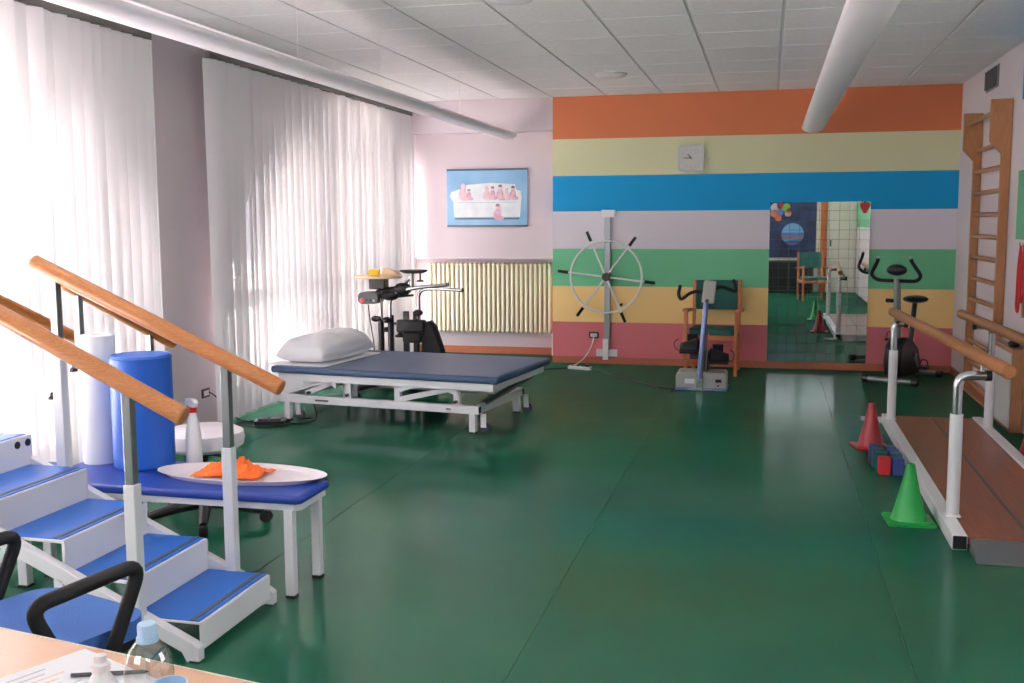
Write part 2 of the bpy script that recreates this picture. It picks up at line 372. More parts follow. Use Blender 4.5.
# wall behind the camera (seen in the mirror): white door, openings for added light windows
m = MB()
BIG, STRIP = (-1.5, .9, 1.45, 2.82), (2.2, 3.9, 2.12, 2.82)
m.bx(XL - .3, -1.5, YS - .2, YS, 0, H + .1).bx(-1.5, .9, YS - .2, YS, 0, 1.45).bx(-1.5, 3.9, YS - .2, YS, 2.82, H + .1).bx(.9, 2.2, YS - .2, YS, 0, 2.82).bx(2.2, 3.9, YS - .2, YS, 0, 2.12).bx(3.9, XR + .2, YS - .2, YS, 0, H + .1)
struct(m.build('wall_front', 'cream', smooth=0), 'cream wall at the camera end, seen in the mirror', 'wall')
def flatwin(name, b, posts, label, gl='glass'):
    x0, x1, z0, z1 = b; ya, yb = YS - .12, YS - .06
    portal('window_portal', ((x0 + x1) / 2, YS - .21, (z0 + z1) / 2), x1 - x0, z1 - z0, (PI / 2, 0, 0))
    wn = struct(MB().bx(x0, x1, ya, yb, z0, z0 + .05).bx(x0, x1, ya, yb, z1 - .05, z1).bx(x0, x0 + .05, ya, yb, z0 + .05, z1 - .05).bx(x1 - .05, x1, ya, yb, z0 + .05, z1 - .05).build(name, 'pvc', smooth=0), label, 'window')
    for x in posts: MB().bx(x - .04, x + .04, ya, yb, z0 + .05, z1 - .05).build('mullion', 'pvc', wn, smooth=0)
    e = [x0 + .05] + list(posts) + [x1 - .05]
    for a, c in zip(e[:-1], e[1:]): MB().bx(a, c, YS - .095, YS - .088, z0 + .05, z1 - .05).build('pane', gl, wn, smooth=0)
flatwin('added_strip_window', STRIP, (3.05,), 'high strip window added for bright reflections in the wall at the camera end')  # added source: brightens the mirror's reflection on the floor
flatwin('added_rear_window', BIG, (-.7, .1), 'large unseen window added for light in the wall behind the camera')  # added out of view, lets in daylight from behind the camera
dr = struct(MB().bx(3.58, 4.18, YS, YS + .04, 0, 2.1).build('door_1', 'cream', bevel=.004, smooth=0), 'plain cream door in a wooden frame, seen in the mirror', 'door')
MB().bx(3.44, 3.57, YS, YS + .06, 0, 2.2).build('door_frame', 'beech', dr, smooth=0)
MB().bx(3.64, 3.67, YS + .04, YS + .09, 1.0, 1.14).build('door_handle', 'black', dr, bevel=.006)

# windows: frames, panes
def window(name, outline, posts, trans, y0, y1, label):
    n = len(outline); k = len(outline)
    cyv = (y0 + y1) / 2
    ins = []
    for (y, z) in outline:
        d = .07
        ins.append((y + (d if y < cyv - .3 else -d if y > cyv + .3 else 0), z - (d if z > .7 else 0)))
    m = MB()
    for i in range(n - 1):
        a, b, c, d2 = outline[i], outline[i + 1], ins[i + 1], ins[i]
        vs = [(x, p[0], p[1]) for x in (-1.94, -1.88) for p in (a, b, c, d2)]
        m.add(vs, [(0, 1, 2, 3), (7, 6, 5, 4), (0, 4, 5, 1), (1, 5, 6, 2), (2, 6, 7, 3), (3, 7, 4, 0)])
    root = struct(m.build(name, 'pvc', smooth=0), label, 'window')
    def ztop(y):
        for (a, za), (b, zb) in zip(outline[:-1], outline[1:]):
            if a <= y <= b and b > a: return za + (zb - za) * (y - a) / (b - a)
        return 0
    for y in posts: MB().bx(-1.96, -1.87, y - .13, y + .13, 0, ztop(y) - .01).build('mullion', 'pvc', root, smooth=0)
    for z, hh in trans:
        ys = [y for y in [y0 + .02 * i for i in range(int((y1 - y0) / .02))] if ztop(y) > z + hh]
        MB().bx(-1.95, -1.88, min(ys) + .03, max(ys) - .03, z - hh, z + hh).build('transom', 'pvc', root, smooth=0)
    MB().bx(-1.95, -1.88, y0 + .05, y1 - .05, 0, .22).build('bottom_rail', 'pvc', root, smooth=0)
    edges = [y0] + list(posts) + [y1]
    for a, b in zip(edges[:-1], edges[1:]):
        pl = [(a, .05)] + [(y, ztop(y) - .02) for y in [a + .01 + (b - a - .02) * i / 14 for i in range(15)]] + [(b, .05)]
        MB().prism(pl, 'x', -1.915, -1.909).build('pane', 'glass', root, smooth=0)
window('window_1', W1, (-8.35, -5.75), ((.95, .05), (2.24, .06)), -9.95, -4.95, 'tall arched window behind the blinds nearest the camera')
window('window_2', W2, (-2.4, -.6), ((.95, .07), (2.24, .09)), -4.0, .6, 'wide arched window behind the long blind by the bed')

# ------------------------------------------------------------------ outside
struct(MB().bx(-40, 40, -45, 30, -.5, -.13).build('terrace', 'terrace', smooth=0), 'pale ground outside around the building', 'ground')
bl = thing('far_building', 'tan far building glimpsed past the edge of the blind', 'building', (-13, 0, -.1))
MB().bx(-17, -13, -8, 9, -.1, 3.6).build('wall', 'farwhite', bl, True, smooth=0)
MB().bx(-17.2, -12.8, -8.2, 9.2, 3.6, 3.8).build('roof', 'brick', bl, True, smooth=0)
for k in range(8):
    a = MB().bx(-13.05, -12.98, -7.2 + 2 * k, -6.0 + 2 * k, .6, 2.3).build('window', 'brick', bl, True, smooth=0)

# ------------------------------------------------------------------ blinds
def blind(y0, y1, label, seed):
    rnd = random.Random(seed)
    root = thing('vertical_blind', label, 'blind', (-1.65, (y0 + y1) / 2, .09), 0, 'vertical blinds on the window wall')
    MB().bx(-1.675, -1.625, y0, y1, 2.775, 2.82).build('head_rail', 'railgrey', root, True, smooth=0)
    for k in range(4): MB().bx(-1.66, -1.64, y0 + .1 + (y1 - y0 - .2) * k / 3 - .015, y0 + .1 + (y1 - y0 - .2) * k / 3 + .015, 2.82, H - .001).build('rail_bracket', 'railgrey', root, True, smooth=0)
    n = round((y1 - y0) / .112); st = (y1 - y0) / n
    hw = .0635; h = 2.775 - .09
    def sl(u, v):
        a = (u - .5) * 2; return V(.006 * (1 - a * a), a * hw, v * h)
    first = None
    for i in range(n):
        y = y0 + st * (i + .5)
        if first is None: first = MB().surf(sl, 4, 1).build('slat', 'blind', root); o = first
        else: o = inst(first, 'slat', root)
        o.location = (rnd.uniform(-.004, .004), y - (y0 + y1) / 2, 0)
        o.rotation_euler = (rnd.uniform(-.004, .004), rnd.uniform(-.004, .004), -.40 + rnd.uniform(-.12, .12) + (.5 if rnd.random() < .06 else 0))
    MB().tube([(-1.62, y1 - .02, 2.77), (-1.62, y1 - .02, .9)], .003, 6).build('pull_cord', 'cordw', root, True)
    return root
blind(-6.63, -5.22, 'white vertical blind nearest the camera, left of the bare wall pier', 1)
blind(-4.47, .10, 'long white vertical blind behind the treatment bed', 2)

# ------------------------------------------------------------------ hanging lamps
LZ = 2.465
def lamp(x, label, wires):
    root = thing('pendant_lamp', label, 'lamp', (x, -4.5, LZ), 0, 'long hanging lamps')
    hw, hh = .112, .055
    pr = [(hw * math.cos(t), hh - hh * math.sin(t)) for t in [PI * i / 14 for i in range(15)]]
    pr = [(x + a, LZ + b) for a, b in pr] + [(x - hw * .8, LZ + hh + .02), (x + hw * .8, LZ + hh + .02)]
    MB().prism(pr, 'y', -9.5, -.25).build('diffuser', 'lamp', root, True, smooth=50)
    MB().prism([(x + (a - x) * 1.02, LZ + (b - LZ) * 1.01 - .001) for a, b in pr], 'y', -.25, -.235).build('end_cap', 'enamel', root, True)
    for y in wires: MB().cyl((x, y, LZ + .09), (x, y, H + .002), .0012, n=6).build('wire', 'lamp', root, True)
lamp(-.46, 'long white hanging lamp running along the window side', (-2.05, -4.1, -5.5, -8))
lamp(2.75, 'long white hanging lamp pointing at the mirror', (-2.6, -4.6, -8))
for x, y, lb in ((.887, -1.67, 'round white ceiling disc near the orange stripe'), (.80, -5.19, 'round white ceiling disc at the top edge of the picture')):
    o = MB().lathe([(.15, 0), (.15, -.008), (.12, -.03), (.05, -.036), (0, -.036)], (0, 0, 0), 28).build('ceiling_disc', 'enamel'); o.location = (x, y, H)
    tag(o, lb, 'ceiling disc', 'round ceiling discs')

# ------------------------------------------------------------------ things on the pink wall
rd = thing('radiator', 'cream column radiator under the picture', 'radiator', (-.89, .57, .26))
nf = 27; f0 = None
for i in range(nf):
    if f0 is None:
        f0 = MB()
        for yy in (-.036, 0, .036): f0.tube([(0, yy, .02), (0, yy, .82)], .0185, 8)
        f0.ell((0, 0, .03), .019, .055, .028, 10, 8).ell((0, 0, .81), .019, .055, .028, 10, 8)
        f0 = f0.build('column', 'radiator', rd); o = f0
    else: o = inst(f0, 'column', rd)
    o.location = (-.74 + .0566 * (i + .22), 0, 0)
MB().cyl((-.77, 0, .03), (.77, 0, .03), .013, n=10).build('lower_pipe', 'radiator', rd)
MB().cyl((-.77, 0, .81), (.77, 0, .81), .013, n=10).build('upper_pipe', 'radiator', rd)
MB().cyl((.77, 0, .03), (.77, 0, -.26), .01, n=10).build('valve_pipe', 'radiator', rd)
MB().bx(-.72, -.69, .0, .079, .7, .75).bx(.69, .72, .0, .079, .7, .75).build('bracket', 'radiator', rd)

pc = thing('picture', 'wide blue picture of a pale sofa hung above the radiator', 'picture', (-.806, .185, 1.85))
MT['picblue'] = mat('picture_blue', (132, 172, 204), .4, rgb2=(98, 148, 188), scale=3)
MT['picsofa'] = mat('picture_sofa', (226, 232, 232), .5, rgb2=(206, 214, 222), scale=9)
MT['picpink'] = mat('picture_pink', (222, 178, 188), .5, rgb2=(176, 140, 168), scale=20)
MT['picdark'] = mat('picture_shadow', (52, 76, 100), .5)
hx, hz = .475, .325
MB().bx(-hx, hx, -.008, .014, -hz, hz).build('print', 'picblue', pc, smooth=0)
MB().bx(-hx, hx, -.014, .014, hz - .016, hz + .004).build('top_strip', 'picdark', pc, smooth=0)
MB().bx(-hx, hx, -.014, .014, -hz - .004, -hz + .016).build('bottom_strip', 'picdark', pc, smooth=0)
MB().prism([(-.39, -.22), (.39, -.22), (.41, .0), (.40, .07), (.35, .09), (.33, .15), (.05, .17), (-.24, .15), (-.26, .08), (-.33, .10), (-.42, .07), (-.44, .02), (-.40, -.04)], 'y', -.0105, -.008).build('sofa_print', 'picsofa', pc, smooth=0)
MT['picline'] = mat('picture_line', (170, 186, 200), .5)
MB().bx(-.33, .36, -.0112, -.0105, -.055, -.048).build('seat_line', 'picline', pc, smooth=0)
MB().bx(-.38, .38, -.0112, -.008, -.246, -.226).build('shadow_print', 'picdark', pc, smooth=0)
MT['picskin'] = mat('picture_skin', (226, 196, 200), .5, rgb2=(206, 170, 182), scale=30)
MT['pichair'] = mat('picture_hair', (120, 96, 120), .5)
for (a, b, k, hair) in ((-.28, -.02, 1.25, 0), (-.21, -.02, .8, 1), (.0, -.02, 1, 0), (.07, -.015, .95, 1), (.16, -.02, 1.1, 1), (.235, -.02, .85, 0), (.31, -.02, 1.0, 1), (.13, -.245, 1.15, 1)):
    f_ = MB().ell((a, -.0112, b + .05 * k), .034 * k, .003, .062 * k, 16, 6).ell((a + .02 * k, -.0112, b + .012 * k), .045 * k, .003, .022 * k, 16, 6).ell((a - .03 * k, -.0112, b + .04 * k), .014 * k, .003, .04 * k, 12, 6).build('figure_print', 'picpink' if hair else 'picskin', pc)
    MB().ell((a, -.0125, b + .125 * k), .024 * k, .003, .027 * k, 16, 6).build('head_print', 'picskin', f_)
    if hair: MB().ell((a, -.0135, b + .138 * k), .022 * k, .003, .015 * k, 14, 6).build('hair_print', 'pichair', f_)

# ------------------------------------------------------------------ things on the striped wall
ck = thing('wall_clock', 'square silver wall clock on the pale yellow stripe', 'clock', (1.51, 0, 2.245))
MB().prism(rrect(.138, .138, .035), 'y', -.04, -.001).build('case', 'clock', ck, bevel=.008)
MB().prism(rrect(.112, .112, .01), 'y', -.0415, -.04).build('dial', 'dial', ck, smooth=0)
for a, l, wd in ((math.radians(270), .075, .009), (math.radians(323), .05, .012)):
    d = V(math.sin(a), 0, math.cos(a)); MB().beam(V(0, -.045, 0) - d * .012, V(0, -.045, 0) + d * l, .003, wd).build('hand', 'black', ck, smooth=0)
for k in range(12):
    a = k * PI / 6; MB().box((.095 * math.sin(a), -.0425, .095 * math.cos(a)), (.007, .002, .016), Matrix.Rotation(a, 3, 'Y')).build('hour_mark', 'grey', ck, smooth=0)

sw = thing('shoulder_wheel', 'wall-mounted white shoulder wheel with six black grips', 'shoulder wheel', (.619, 0, .07))
MB().bx(.586, .650, -.035, -.001, .07, 1.68).build('rail', 'steel', sw, True, bevel=.004)
MB().bx(.55, .70, -.045, -.001, 1.62, 1.70).build('top_bracket', 'enamel', sw, True, bevel=.004)
MB().bx(.50, .73, -.04, -.001, .085, .16).bx(.575, .635, -.06, -.036, .05, .28).build('bottom_bracket', 'enamel', sw, True, bevel=.004)
hub = V(.629, -.2, .976)
MB().bx(.600, .650, -.15, -.035, .94, 1.01).build('carriage', 'steel', sw, True, bevel=.004)
MB().cyl(hub + V(0, .06, 0), hub + V(0, -.02, 0), .045, n=20).build('hub', 'black', sw, True, bevel=.005)
MB().tube([hub + V(.39 * math.cos(t), 0, .39 * math.sin(t)) for t in [2 * PI * i / 64 for i in range(64)]], .011, 8, True).build('ring', 'enamel', sw, True)
for k in range(6):
    a = math.radians(-6.6 + 60 * k); d = V(math.cos(a), 0, math.sin(a))
    MB().cyl(hub + d * .04, hub + d * .45, .010, n=8).build('spoke', 'enamel', sw, True)
    MB().cyl(hub + d * .42, hub + d * .535, .018, .016, n=12).build('grip', 'rubber', sw, True, bevel=.004)
MB().cyl(hub + V(.17, -.03, -.30), hub + V(.17, .02, -.30), .016, n=10).build('stop_knob', 'black', sw, True)

def outlet(name, label, loc, axis):
    o = thing(name, label, 'socket', loc)
    if axis == 'y':
        MB().bx(-.055, .055, -.012, -.001, -.035, .035).build('frame', 'dark', o, bevel=.004)
        for k in (-1, 0, 1): MB().bx(k * .026 - .011, k * .026 + .011, -.016, -.012, -.02, .02).build('module', 'enamel', o, bevel=.002)
    else:
        MB().bx(.001, .012, -.055, .055, -.035, .035).build('frame', 'dark', o, bevel=.004)
        for k in (-1, 0, 1): MB().bx(.012, .016, k * .026 - .011, k * .026 + .011, -.02, .02).build('module', 'enamel', o, bevel=.002)
    return o
outlet('wall_socket', 'dark framed socket on the red stripe beside the shoulder wheel', (.468, 0, .317), 'y')
outlet('wall_socket', 'dark framed socket on the bare pier above the stool', (XL, -4.354, .285), 'x')
ps = thing('power_strip', 'white power strip lying on the floor below the socket', 'power strip', (.40, -.53, 0), -.3)
MB().bx(-.13, .13, -.03, .03, 0, .035).build('body', 'enamel', ps, bevel=.006)
for k in (-.08, -.02, .04): MB().cyl((k, 0, .034), (k, 0, .037), .018, n=14).build('socket_hole', 'black', ps)
MB().bx(.065, .115, -.02, .02, .035, .06).build('plug', 'black', ps, bevel=.006)
tag(MB().tube(bez((.468, -.017, .31), (.48, -.14, .20), (.42, -.35, .03), (.262, -.487, .018)), .006, 6).build('white_cord', 'cordw'), 'white cord hanging from the socket to the power strip', 'cord')
tag(MB().tube(bez((.50, -.56, .03), (.85, -.9, .0), (1.1, -1.5, .012), (1.505, -1.71, .012), 24), .007, 6).build('black_cord', 'cordb'), 'black cord along the floor to the pedal trainer', 'cord')
tag(MB().tube(bez((.29, -.50, .015), (.1, -.62, .012), (-.1, -.7, .012), (-.45, -1.3, .012), 20), .007, 6).build('black_cord', 'cordb'), 'black cord along the floor from power strip towards the bed', 'cord')

mr = thing('mirror', 'tall frameless posture mirror with a grid of lines', 'mirror', (2.85, 0, .08))
MB().bx(2.345, 3.355, -.016, -.006, .076, 1.767).build('glass', 'mirror', mr, True, smooth=0)
MB().bx(2.40, 3.30, -.006, -.0005, .2, 1.6).build('backing', 'grey', mr, True, smooth=0)
for k in range(1, 10): MB().bx(2.345 + .101 * k - .0012, 2.345 + .101 * k + .0012, -.0168, -.016, .078, 1.765).build('grid_line', 'line', mr, True, smooth=0)
for k in range(1, 17): MB().bx(2.347, 3.353, -.0168, -.016, .076 + .1 * k - .0012, .076 + .1 * k + .0012).build('grid_line', 'line', mr, True, smooth=0)
st = thing('flower_sticker', 'bright multicoloured sticker in upper left corner of mirror', 'sticker', (2.45, -.018, 1.68))
for (a, b, r, c) in ((-.05, .03, .05, (240, 240, 246)), (.0, .05, .035, (220, 60, 90)), (.06, .03, .045, (150, 220, 90)), (-.06, -.03, .04, (250, 150, 110)), (.0, -.02, .035, (90, 140, 230)), (-.02, -.075, .035, (240, 110, 50)), (.08, -.03, .035, (250, 200, 170)), (.09, .0, .025, (200, 40, 40))):
    mm = mat('sticker_colour', c, .4); MB().cyl((a, 0, b), (a, -.003, b), r, n=14).build('petal', mm, st)
st = thing('red_sticker', 'small red sticker in upper right corner of mirror', 'sticker', (3.30, -.018, 1.71))
for (a, b, r, c) in ((0, 0, .042, (170, 24, 30)), (-.025, .02, .028, (200, 40, 36)), (.025, .02, .028, (180, 30, 34)), (0, -.04, .025, (190, 30, 34)), (0, .045, .014, (30, 60, 30))):
    mm = mat('sticker_colour', c, .4); MB().cyl((a, 0, b), (a, -.003 - r * .02, b), r, n=14).build('petal', mm, st)

# ------------------------------------------------------------------ pedal trainer
pt = thing('pedal_trainer', 'grey motorised pedal trainer with black handlebars and foot shells', 'pedal trainer', (1.755, -1.72, 0))
MB().prism([(-.235, .03), (.235, .03), (.235, .15), (.215, .172), (-.215, .172), (-.235, .15)], 'y', 0, .30).build('base', 'grey', pt, bevel=.01)
MB().bx(-.24, .24, -.005, .305, .004, .035).build('foot_rim', 'colblue', pt, bevel=.006)
MB().bx(-.15, -.06, -.003, .0, .07, .115).build('nameplate', 'paper', pt, smooth=0)
MB().bx(.13, .185, -.008, .0, .085, .115).build('mains_inlet', 'black', pt, bevel=.003)
MB().cyl((.155, 0, .055), (.155, -.006, .055), .009, n=12).build('fuse', 'black', pt)
MB().prism([(-.05, .02), (.02, .02), (.005, .19), (-.035, .19)], 'y', -.035, 0).build('column_foot', 'chrome', pt, bevel=.006)
MB().beam((-.13, -.02, .014), (.13, -.02, .014), .05, .02).build('cross_foot', 'chrome', pt, bevel=.006)
MB().cyl((-.015, -.015, .12), (.035, .02, .86), .027, .024, n=16).build('column', 'colblue', pt)
MB().cyl((.04, .03, .18), (.055, .04, .55), .007, n=8).build('side_tube', 'chrome', pt)
R1 = Matrix.Rotation(.10, 3, 'Y')
MB().box((.06, .02, .925), (.115, .09, .21), R1).build('control_head', 'grey', pt, bevel=.015, seg=3)
MB().cyl((.045, -.03, .845), (.045, -.036, .845), .018, n=14).build('lock_knob', 'dgrey', pt)
MB().tube(fillet([(0, .03, .92), (-.06, .04, .93), (-.12, .05, .91), (-.20, .04, .845), (-.225, .03, .90), (-.205, .02, .985)], .04), .016, 10).build('handlebar', 'rubber', pt)
MB().tube(fillet([(.11, .03, .965), (.17, .04, .975), (.24, .05, .95), (.30, .04, .925), (.30, .03, .97), (.275, .02, 1.04)], .04), .016, 10).build('handlebar', 'rubber', pt)
MB().cyl((.01, .03, .925), (-.03, .035, .925), .024, n=12).cyl((.10, .03, .965), (.145, .035, .968), .026, n=12).build('handlebar_clamp', 'black', pt)
MB().cyl((-.12, .2, .30), (.13, .2, .30), .03, n=14).build('crank_axle', 'dgrey', pt)
MB().bx(-.03, .06, .12, .28, .17, .36).build('gear_housing', 'dgrey', pt, bevel=.015)
def shell(dx, dz, sg):
    m = MB(); c = V(dx, .20, dz)
    def fn(u, v):
        t = PI * u; x = (v - .5) * .17; rr = 1 - .45 * (v if sg > 0 else 1 - v)
        return c + V(x, -.13 * math.cos(t) * rr, .12 * math.sin(t) * rr)
    m.surf(fn, 12, 6); m.box(c + V(0, 0, -.01), (.17, .27, .02)); m.box(c + V(-sg * .02, .12, .07), (.10, .02, .14))
    o = m.build('foot_shell', 'rubber', pt); so = o.modifiers.new('solid', 'SOLIDIFY'); so.thickness = .006
    MB().tube(fillet([c + V(sg * .075, -.05, .0), c + V(sg * .13, -.05, .01), c + V(sg * .145, -.05, .08), c + V(sg * .10, -.05, .11)], .03), .006, 6).build('strap', 'dgrey', o)
    MB().beam((dx * .3, .2, .30), (dx * .75, .2, dz), .02, .03).build('crank', 'chrome', pt)
shell(-.125, .36, -1); shell(.155, .265, 1)

# ------------------------------------------------------------------ green armchair (one by the wall, one seen in the mirror)
ch = thing('armchair', 'green upholstered wooden armchair against the wall behind the pedal trainer', 'armchair', (1.80, -.42, 0), -.06, 'green armchairs')
def leg(x, y0, z1, y1): return MB().beam((x, y0, 0), (x, y1, z1), .038, .045)
for sx in (-1, 1):
    MB().prism([(-.30, 0), (-.26, 0), (-.25, .66), (-.29, .66)], 'x', sx * .255 - .018, sx * .255 + .018).build('leg', 'beech', ch, bevel=.006)
    MB().prism([(.21, 0), (.25, 0), (.285, .95), (.245, .95), (.215, .5)], 'x', sx * .235 - .018, sx * .235 + .018).build('leg', 'beech', ch, bevel=.006)
    MB().prism([(-.31, .65), (.26, .62), (.26, .65), (-.25, .685), (-.30, .68)], 'x', sx * .26 - .027, sx * .26 + .027).build('armrest', 'beech', ch, bevel=.008)
    MB().bx(sx * .24 - .011, sx * .24 + .011, -.26, .22, .36, .41).build('side_rail', 'beech', ch, bevel=.004)
MB().bx(-.24, .24, -.285, -.26, .36, .41).build('front_rail', 'beech', ch, bevel=.004)
MB().bx(-.235, .235, .21, .235, .33, .38).build('back_rail', 'beech', ch, bevel=.004)
MB().prism(rrect(.228, .245, .04), 'z', .41, .47).build('seat', 'greenfab', ch, bevel=.02, seg=3)
MB().prism([(.215, .64), (.245, .64), (.262, .95), (.232, .95)], 'x', -.217, .217).build('backrest', 'greenfab', ch, bevel=.012, seg=3)
c2 = copy_tree(ch); c2.location = (3.2, -9.9, 0); c2.rotation_euler = (0, 0, PI - .2); c2['label'] = 'green upholstered wooden armchair seen only as a reflection in the mirror'

# ------------------------------------------------------------------ exercise bike
bk = thing('exercise_bike', 'black and grey upright exercise bike beside the mirror', 'exercise bike', (3.50, -.94, 0), -2.042)
MB().cyl((0, -.24, .04), (0, .24, .04), .028, n=14).build('front_foot', 'steel', bk)
MB().cyl((-.74, -.22, .04), (-.74, .22, .04), .028, n=14).build('rear_foot', 'steel', bk)
for x, s_ in ((0, -.24), (0, .24), (-.74, -.22), (-.74, .22)): MB().cyl((x, s_ - .03, .04), (x, s_ + .03, .04), .036, n=14).build('foot_cap', 'black', bk, bevel=.006)
MB().beam((0, 0, .06), (-.74, 0, .06), .05, .05).build('base_beam', 'black', bk, bevel=.006)
pr = [(-.05, .07), (-.56, .07), (-.60, .18), (-.52, .33), (-.36, .42), (-.16, .45), (-.06, .38), (-.02, .2)]
MB().prism(pr, 'y', -.085, .085).build('housing', 'black', bk, bevel=.03, seg=3)
MB().cyl((-.34, -.125, .26), (-.34, .125, .26), .02, n=12).build('crank_axle', 'chrome', bk)
for s_, dz in ((1, -1), (-1, 1)):
    MB().beam((-.34, s_ * .11, .26), (-.34 - .09, s_ * .115, .26 + dz * .13), .02, .028).build('crank', 'steel', bk, bevel=.003)
    p = MB().box((-.43, s_ * .17, .26 + dz * .13), (.09, .09, .03)).build('pedal', 'black', bk, bevel=.006)
    MB().tube(fillet([(-.43, s_ * .13, .26 + dz * .13 + .02), (-.43, s_ * .14, .26 + dz * .13 + .08), (-.43, s_ * .20, .26 + dz * .13 + .08), (-.43, s_ * .21, .26 + dz * .13 + .02)], .03), .007, 6).build('pedal_strap', 'black', p)
MB().cyl((-.17, 0, .40), (-.10, 0, 1.02), .033, n=16).build('handlebar_post', 'steel', bk)
MB().cyl((-.13, -.03, .80), (-.13, -.11, .80), .02, n=10).build('post_knob', 'black', bk)
MB().ell((-.08, 0, 1.10), .05, .10, .055, rot=Matrix.Rotation(.5, 3, 'Y')).build('console', 'black', bk)
hb = []
for s_ in (-1, 1): hb.append([(-.10, 0, .995), (-.10, s_ * .19, .995), (-.06, s_ * .245, 1.05), (-.02, s_ * .17, 1.17), (-.01, s_ * .155, 1.21)])
for q in hb:
    h_ = MB().tube(fillet(q, .05), .017, 10).build('handlebar', 'rubber', bk)
    MB().cyl(q[-1], Vector(q[-1]) + V(.003, 0, .02), .014, n=10).build('bar_end', 'grey', h_)
MB().cyl((-.50, 0, .30), (-.60, 0, .76), .024, n=14).build('seat_post', 'black', bk)
def sad(u, v):
    t = 2 * PI * u; ph = -PI / 2 + PI * v; r = math.cos(ph)
    x = math.cos(t) * r; y = math.sin(t) * r; wdt = .125 * (1 - .35 * max(0, x))
    return V(-.60 + .14 * x, wdt * y, .80 + .038 * math.sin(ph) - .012 * (1 - x * x))
MB().surf(sad, 24, 12).build('saddle', 'black', bk)

# ------------------------------------------------------------------ parallel bars
pb = thing('parallel_bars', 'parallel walking bars with white posts on a wooden walkway', 'parallel bars', (3.6, -4.6, 0))
PXL, PXR, PY0, PY1 = 3.225, 3.955, -6.26, -2.98
for x in (PXL, PXR - .07):
    MB().bx(x, x + .07, PY0, PY1, .0, .075).build('side_beam', 'enamel', pb, True, bevel=.005)
    for y in (PY0 - .004, PY1 + .001): MB().bx(x + .004, x + .066, y, y + .004, .006, .07).build('beam_cap', 'black', pb, True, smooth=0)
MB().bx(PXL + .07, 3.588, PY0 + .01, PY1 - .01, .03, .062).build('deck_board', 'plat', pb, True, bevel=.003, smooth=0)
MB().bx(3.592, PXR - .07, PY0 + .01, PY1 - .01, .03, .062).build('deck_board', 'plat', pb, True, bevel=.003, smooth=0)
MB().bx(3.582, 3.598, PY0 + .01, PY1 - .01, .062, .066).build('centre_strip', 'dgrey', pb, True, smooth=0)
for a, b in ((PY0, PY0 - .2), (PY1, PY1 + .2)):
    y0, y1 = a, b
    MB().prism([(y0, .0), (y0, .06), (y1, .006), (y1, .0)], 'x', PXL + .08, PXR - .08).build('ramp', 'plate', pb, True, smooth=0)
MB().bx(3.08, 3.25, PY1 + .06, PY1 + .10, .0, .03).bx(3.21, 3.25, PY1 - .02, PY1 + .06, 0, .03).build('outrigger', 'enamel', pb, True, bevel=.004)
ZB = .88
def goose(x, y, sx, xb, z1):
    MB().cyl((x, y, .07), (x, y, .60), .032, n=18).build('post', 'enamel', pb, True)
    MB().bx(x - .036, x + .036, y - .04, y + .04, .072, .080).build('post_foot', 'enamel', pb, True, bevel=.003)
    MB().tube(fillet([(x, y, .55), (x, y, z1), (xb, y, z1)], .14, 9), .024, 14).build('gooseneck', 'chrome', pb, True)
    MB().cyl((xb - sx * .005, y, z1), (xb + sx * .022, y, z1), .027, n=14).build('end_plug', 'black', pb, True)
    MB().cyl((xb - sx * .02, y, z1), (xb - sx * .02, y, ZB - .02), .012, n=10).build('bar_bracket', 'chrome', pb, True)
goose(3.282, -5.90, 1, 3.415, .80); goose(3.272, -3.20, 1, 3.345, .80)
goose(3.915, -3.42, -1, 3.80, .815); goose(3.915, -5.95, -1, 3.83, .80)
MB().cyl((3.272, -3.06, ZB), (3.428, -6.34, ZB), .034, n=20).build('handrail', 'barwood', pb, True, bevel=.008)
MB().cyl((3.745, -3.15, ZB), (3.83, -6.40, ZB), .034, n=20).build('handrail', 'barwood', pb, True, bevel=.008)

def cone(name, m, label, loc, rz, h=.31):
    o = thing(name, label, 'cone', loc, rz, 'training cones')
    MB().prism(rrect(.12, .12, .02), 'z', 0, .014).build('base', m, o, bevel=.004)
    MB().lathe([(.092, .013), (.088, .02), (.058, h * .45), (.036, h * .75), (.022, h), (.017, h), (.017, h - .01), (0, h - .01)], (0, 0, 0), 28).build('body', m, o)
cone('training_cone', 'conegreen', 'green plastic cone beside the near end of the walkway', (3.085, -5.80, 0), .06)
cone('training_cone', 'conered', 'red plastic cone beside the far half of the walkway', (3.06, -3.93, 0), .2)
cone('training_cone', 'conered', 'red plastic cone at the right edge between walkway and wall', (4.078, -4.05, 0), 0)
bi = 0
for (x, y, z, m, lb) in ((3.07, -4.72, 0, 'blockred', 'red foam block at the front of the block row by the walkway'), (3.147, -4.73, 0, 'blockblue', 'blue foam block touching the front red one'),
        (3.06, -4.63, 0, 'teal', 'teal foam block right behind the red one'), (3.145, -4.64, 0, 'teal', 'teal foam block right behind the front blue one'),
        (3.05, -4.53, 0, 'teal', 'third teal foam block along the row by the walkway'), (3.14, -4.55, 0, 'blockblue', 'blue foam block in the middle of the block row'),
        (3.13, -4.45, 0, 'teal', 'teal foam block at the far end of the row beside the walkway'), (3.04, -4.43, 0, 'blockblue', 'blue foam block at the far end of the row nearest the red cone')):
    h_ = .105 if bi < 2 else .12
    o = MB().bx(-.036, .036, -.042, .042, 0, h_).build('foam_block', m, bevel=.005); o.location = (x, y, 0); o.rotation_euler = (0, 0, .1 * math.sin(bi * 2.3)); bi += 1
    tag(o, lb, 'block', 'foam blocks beside the walkway')

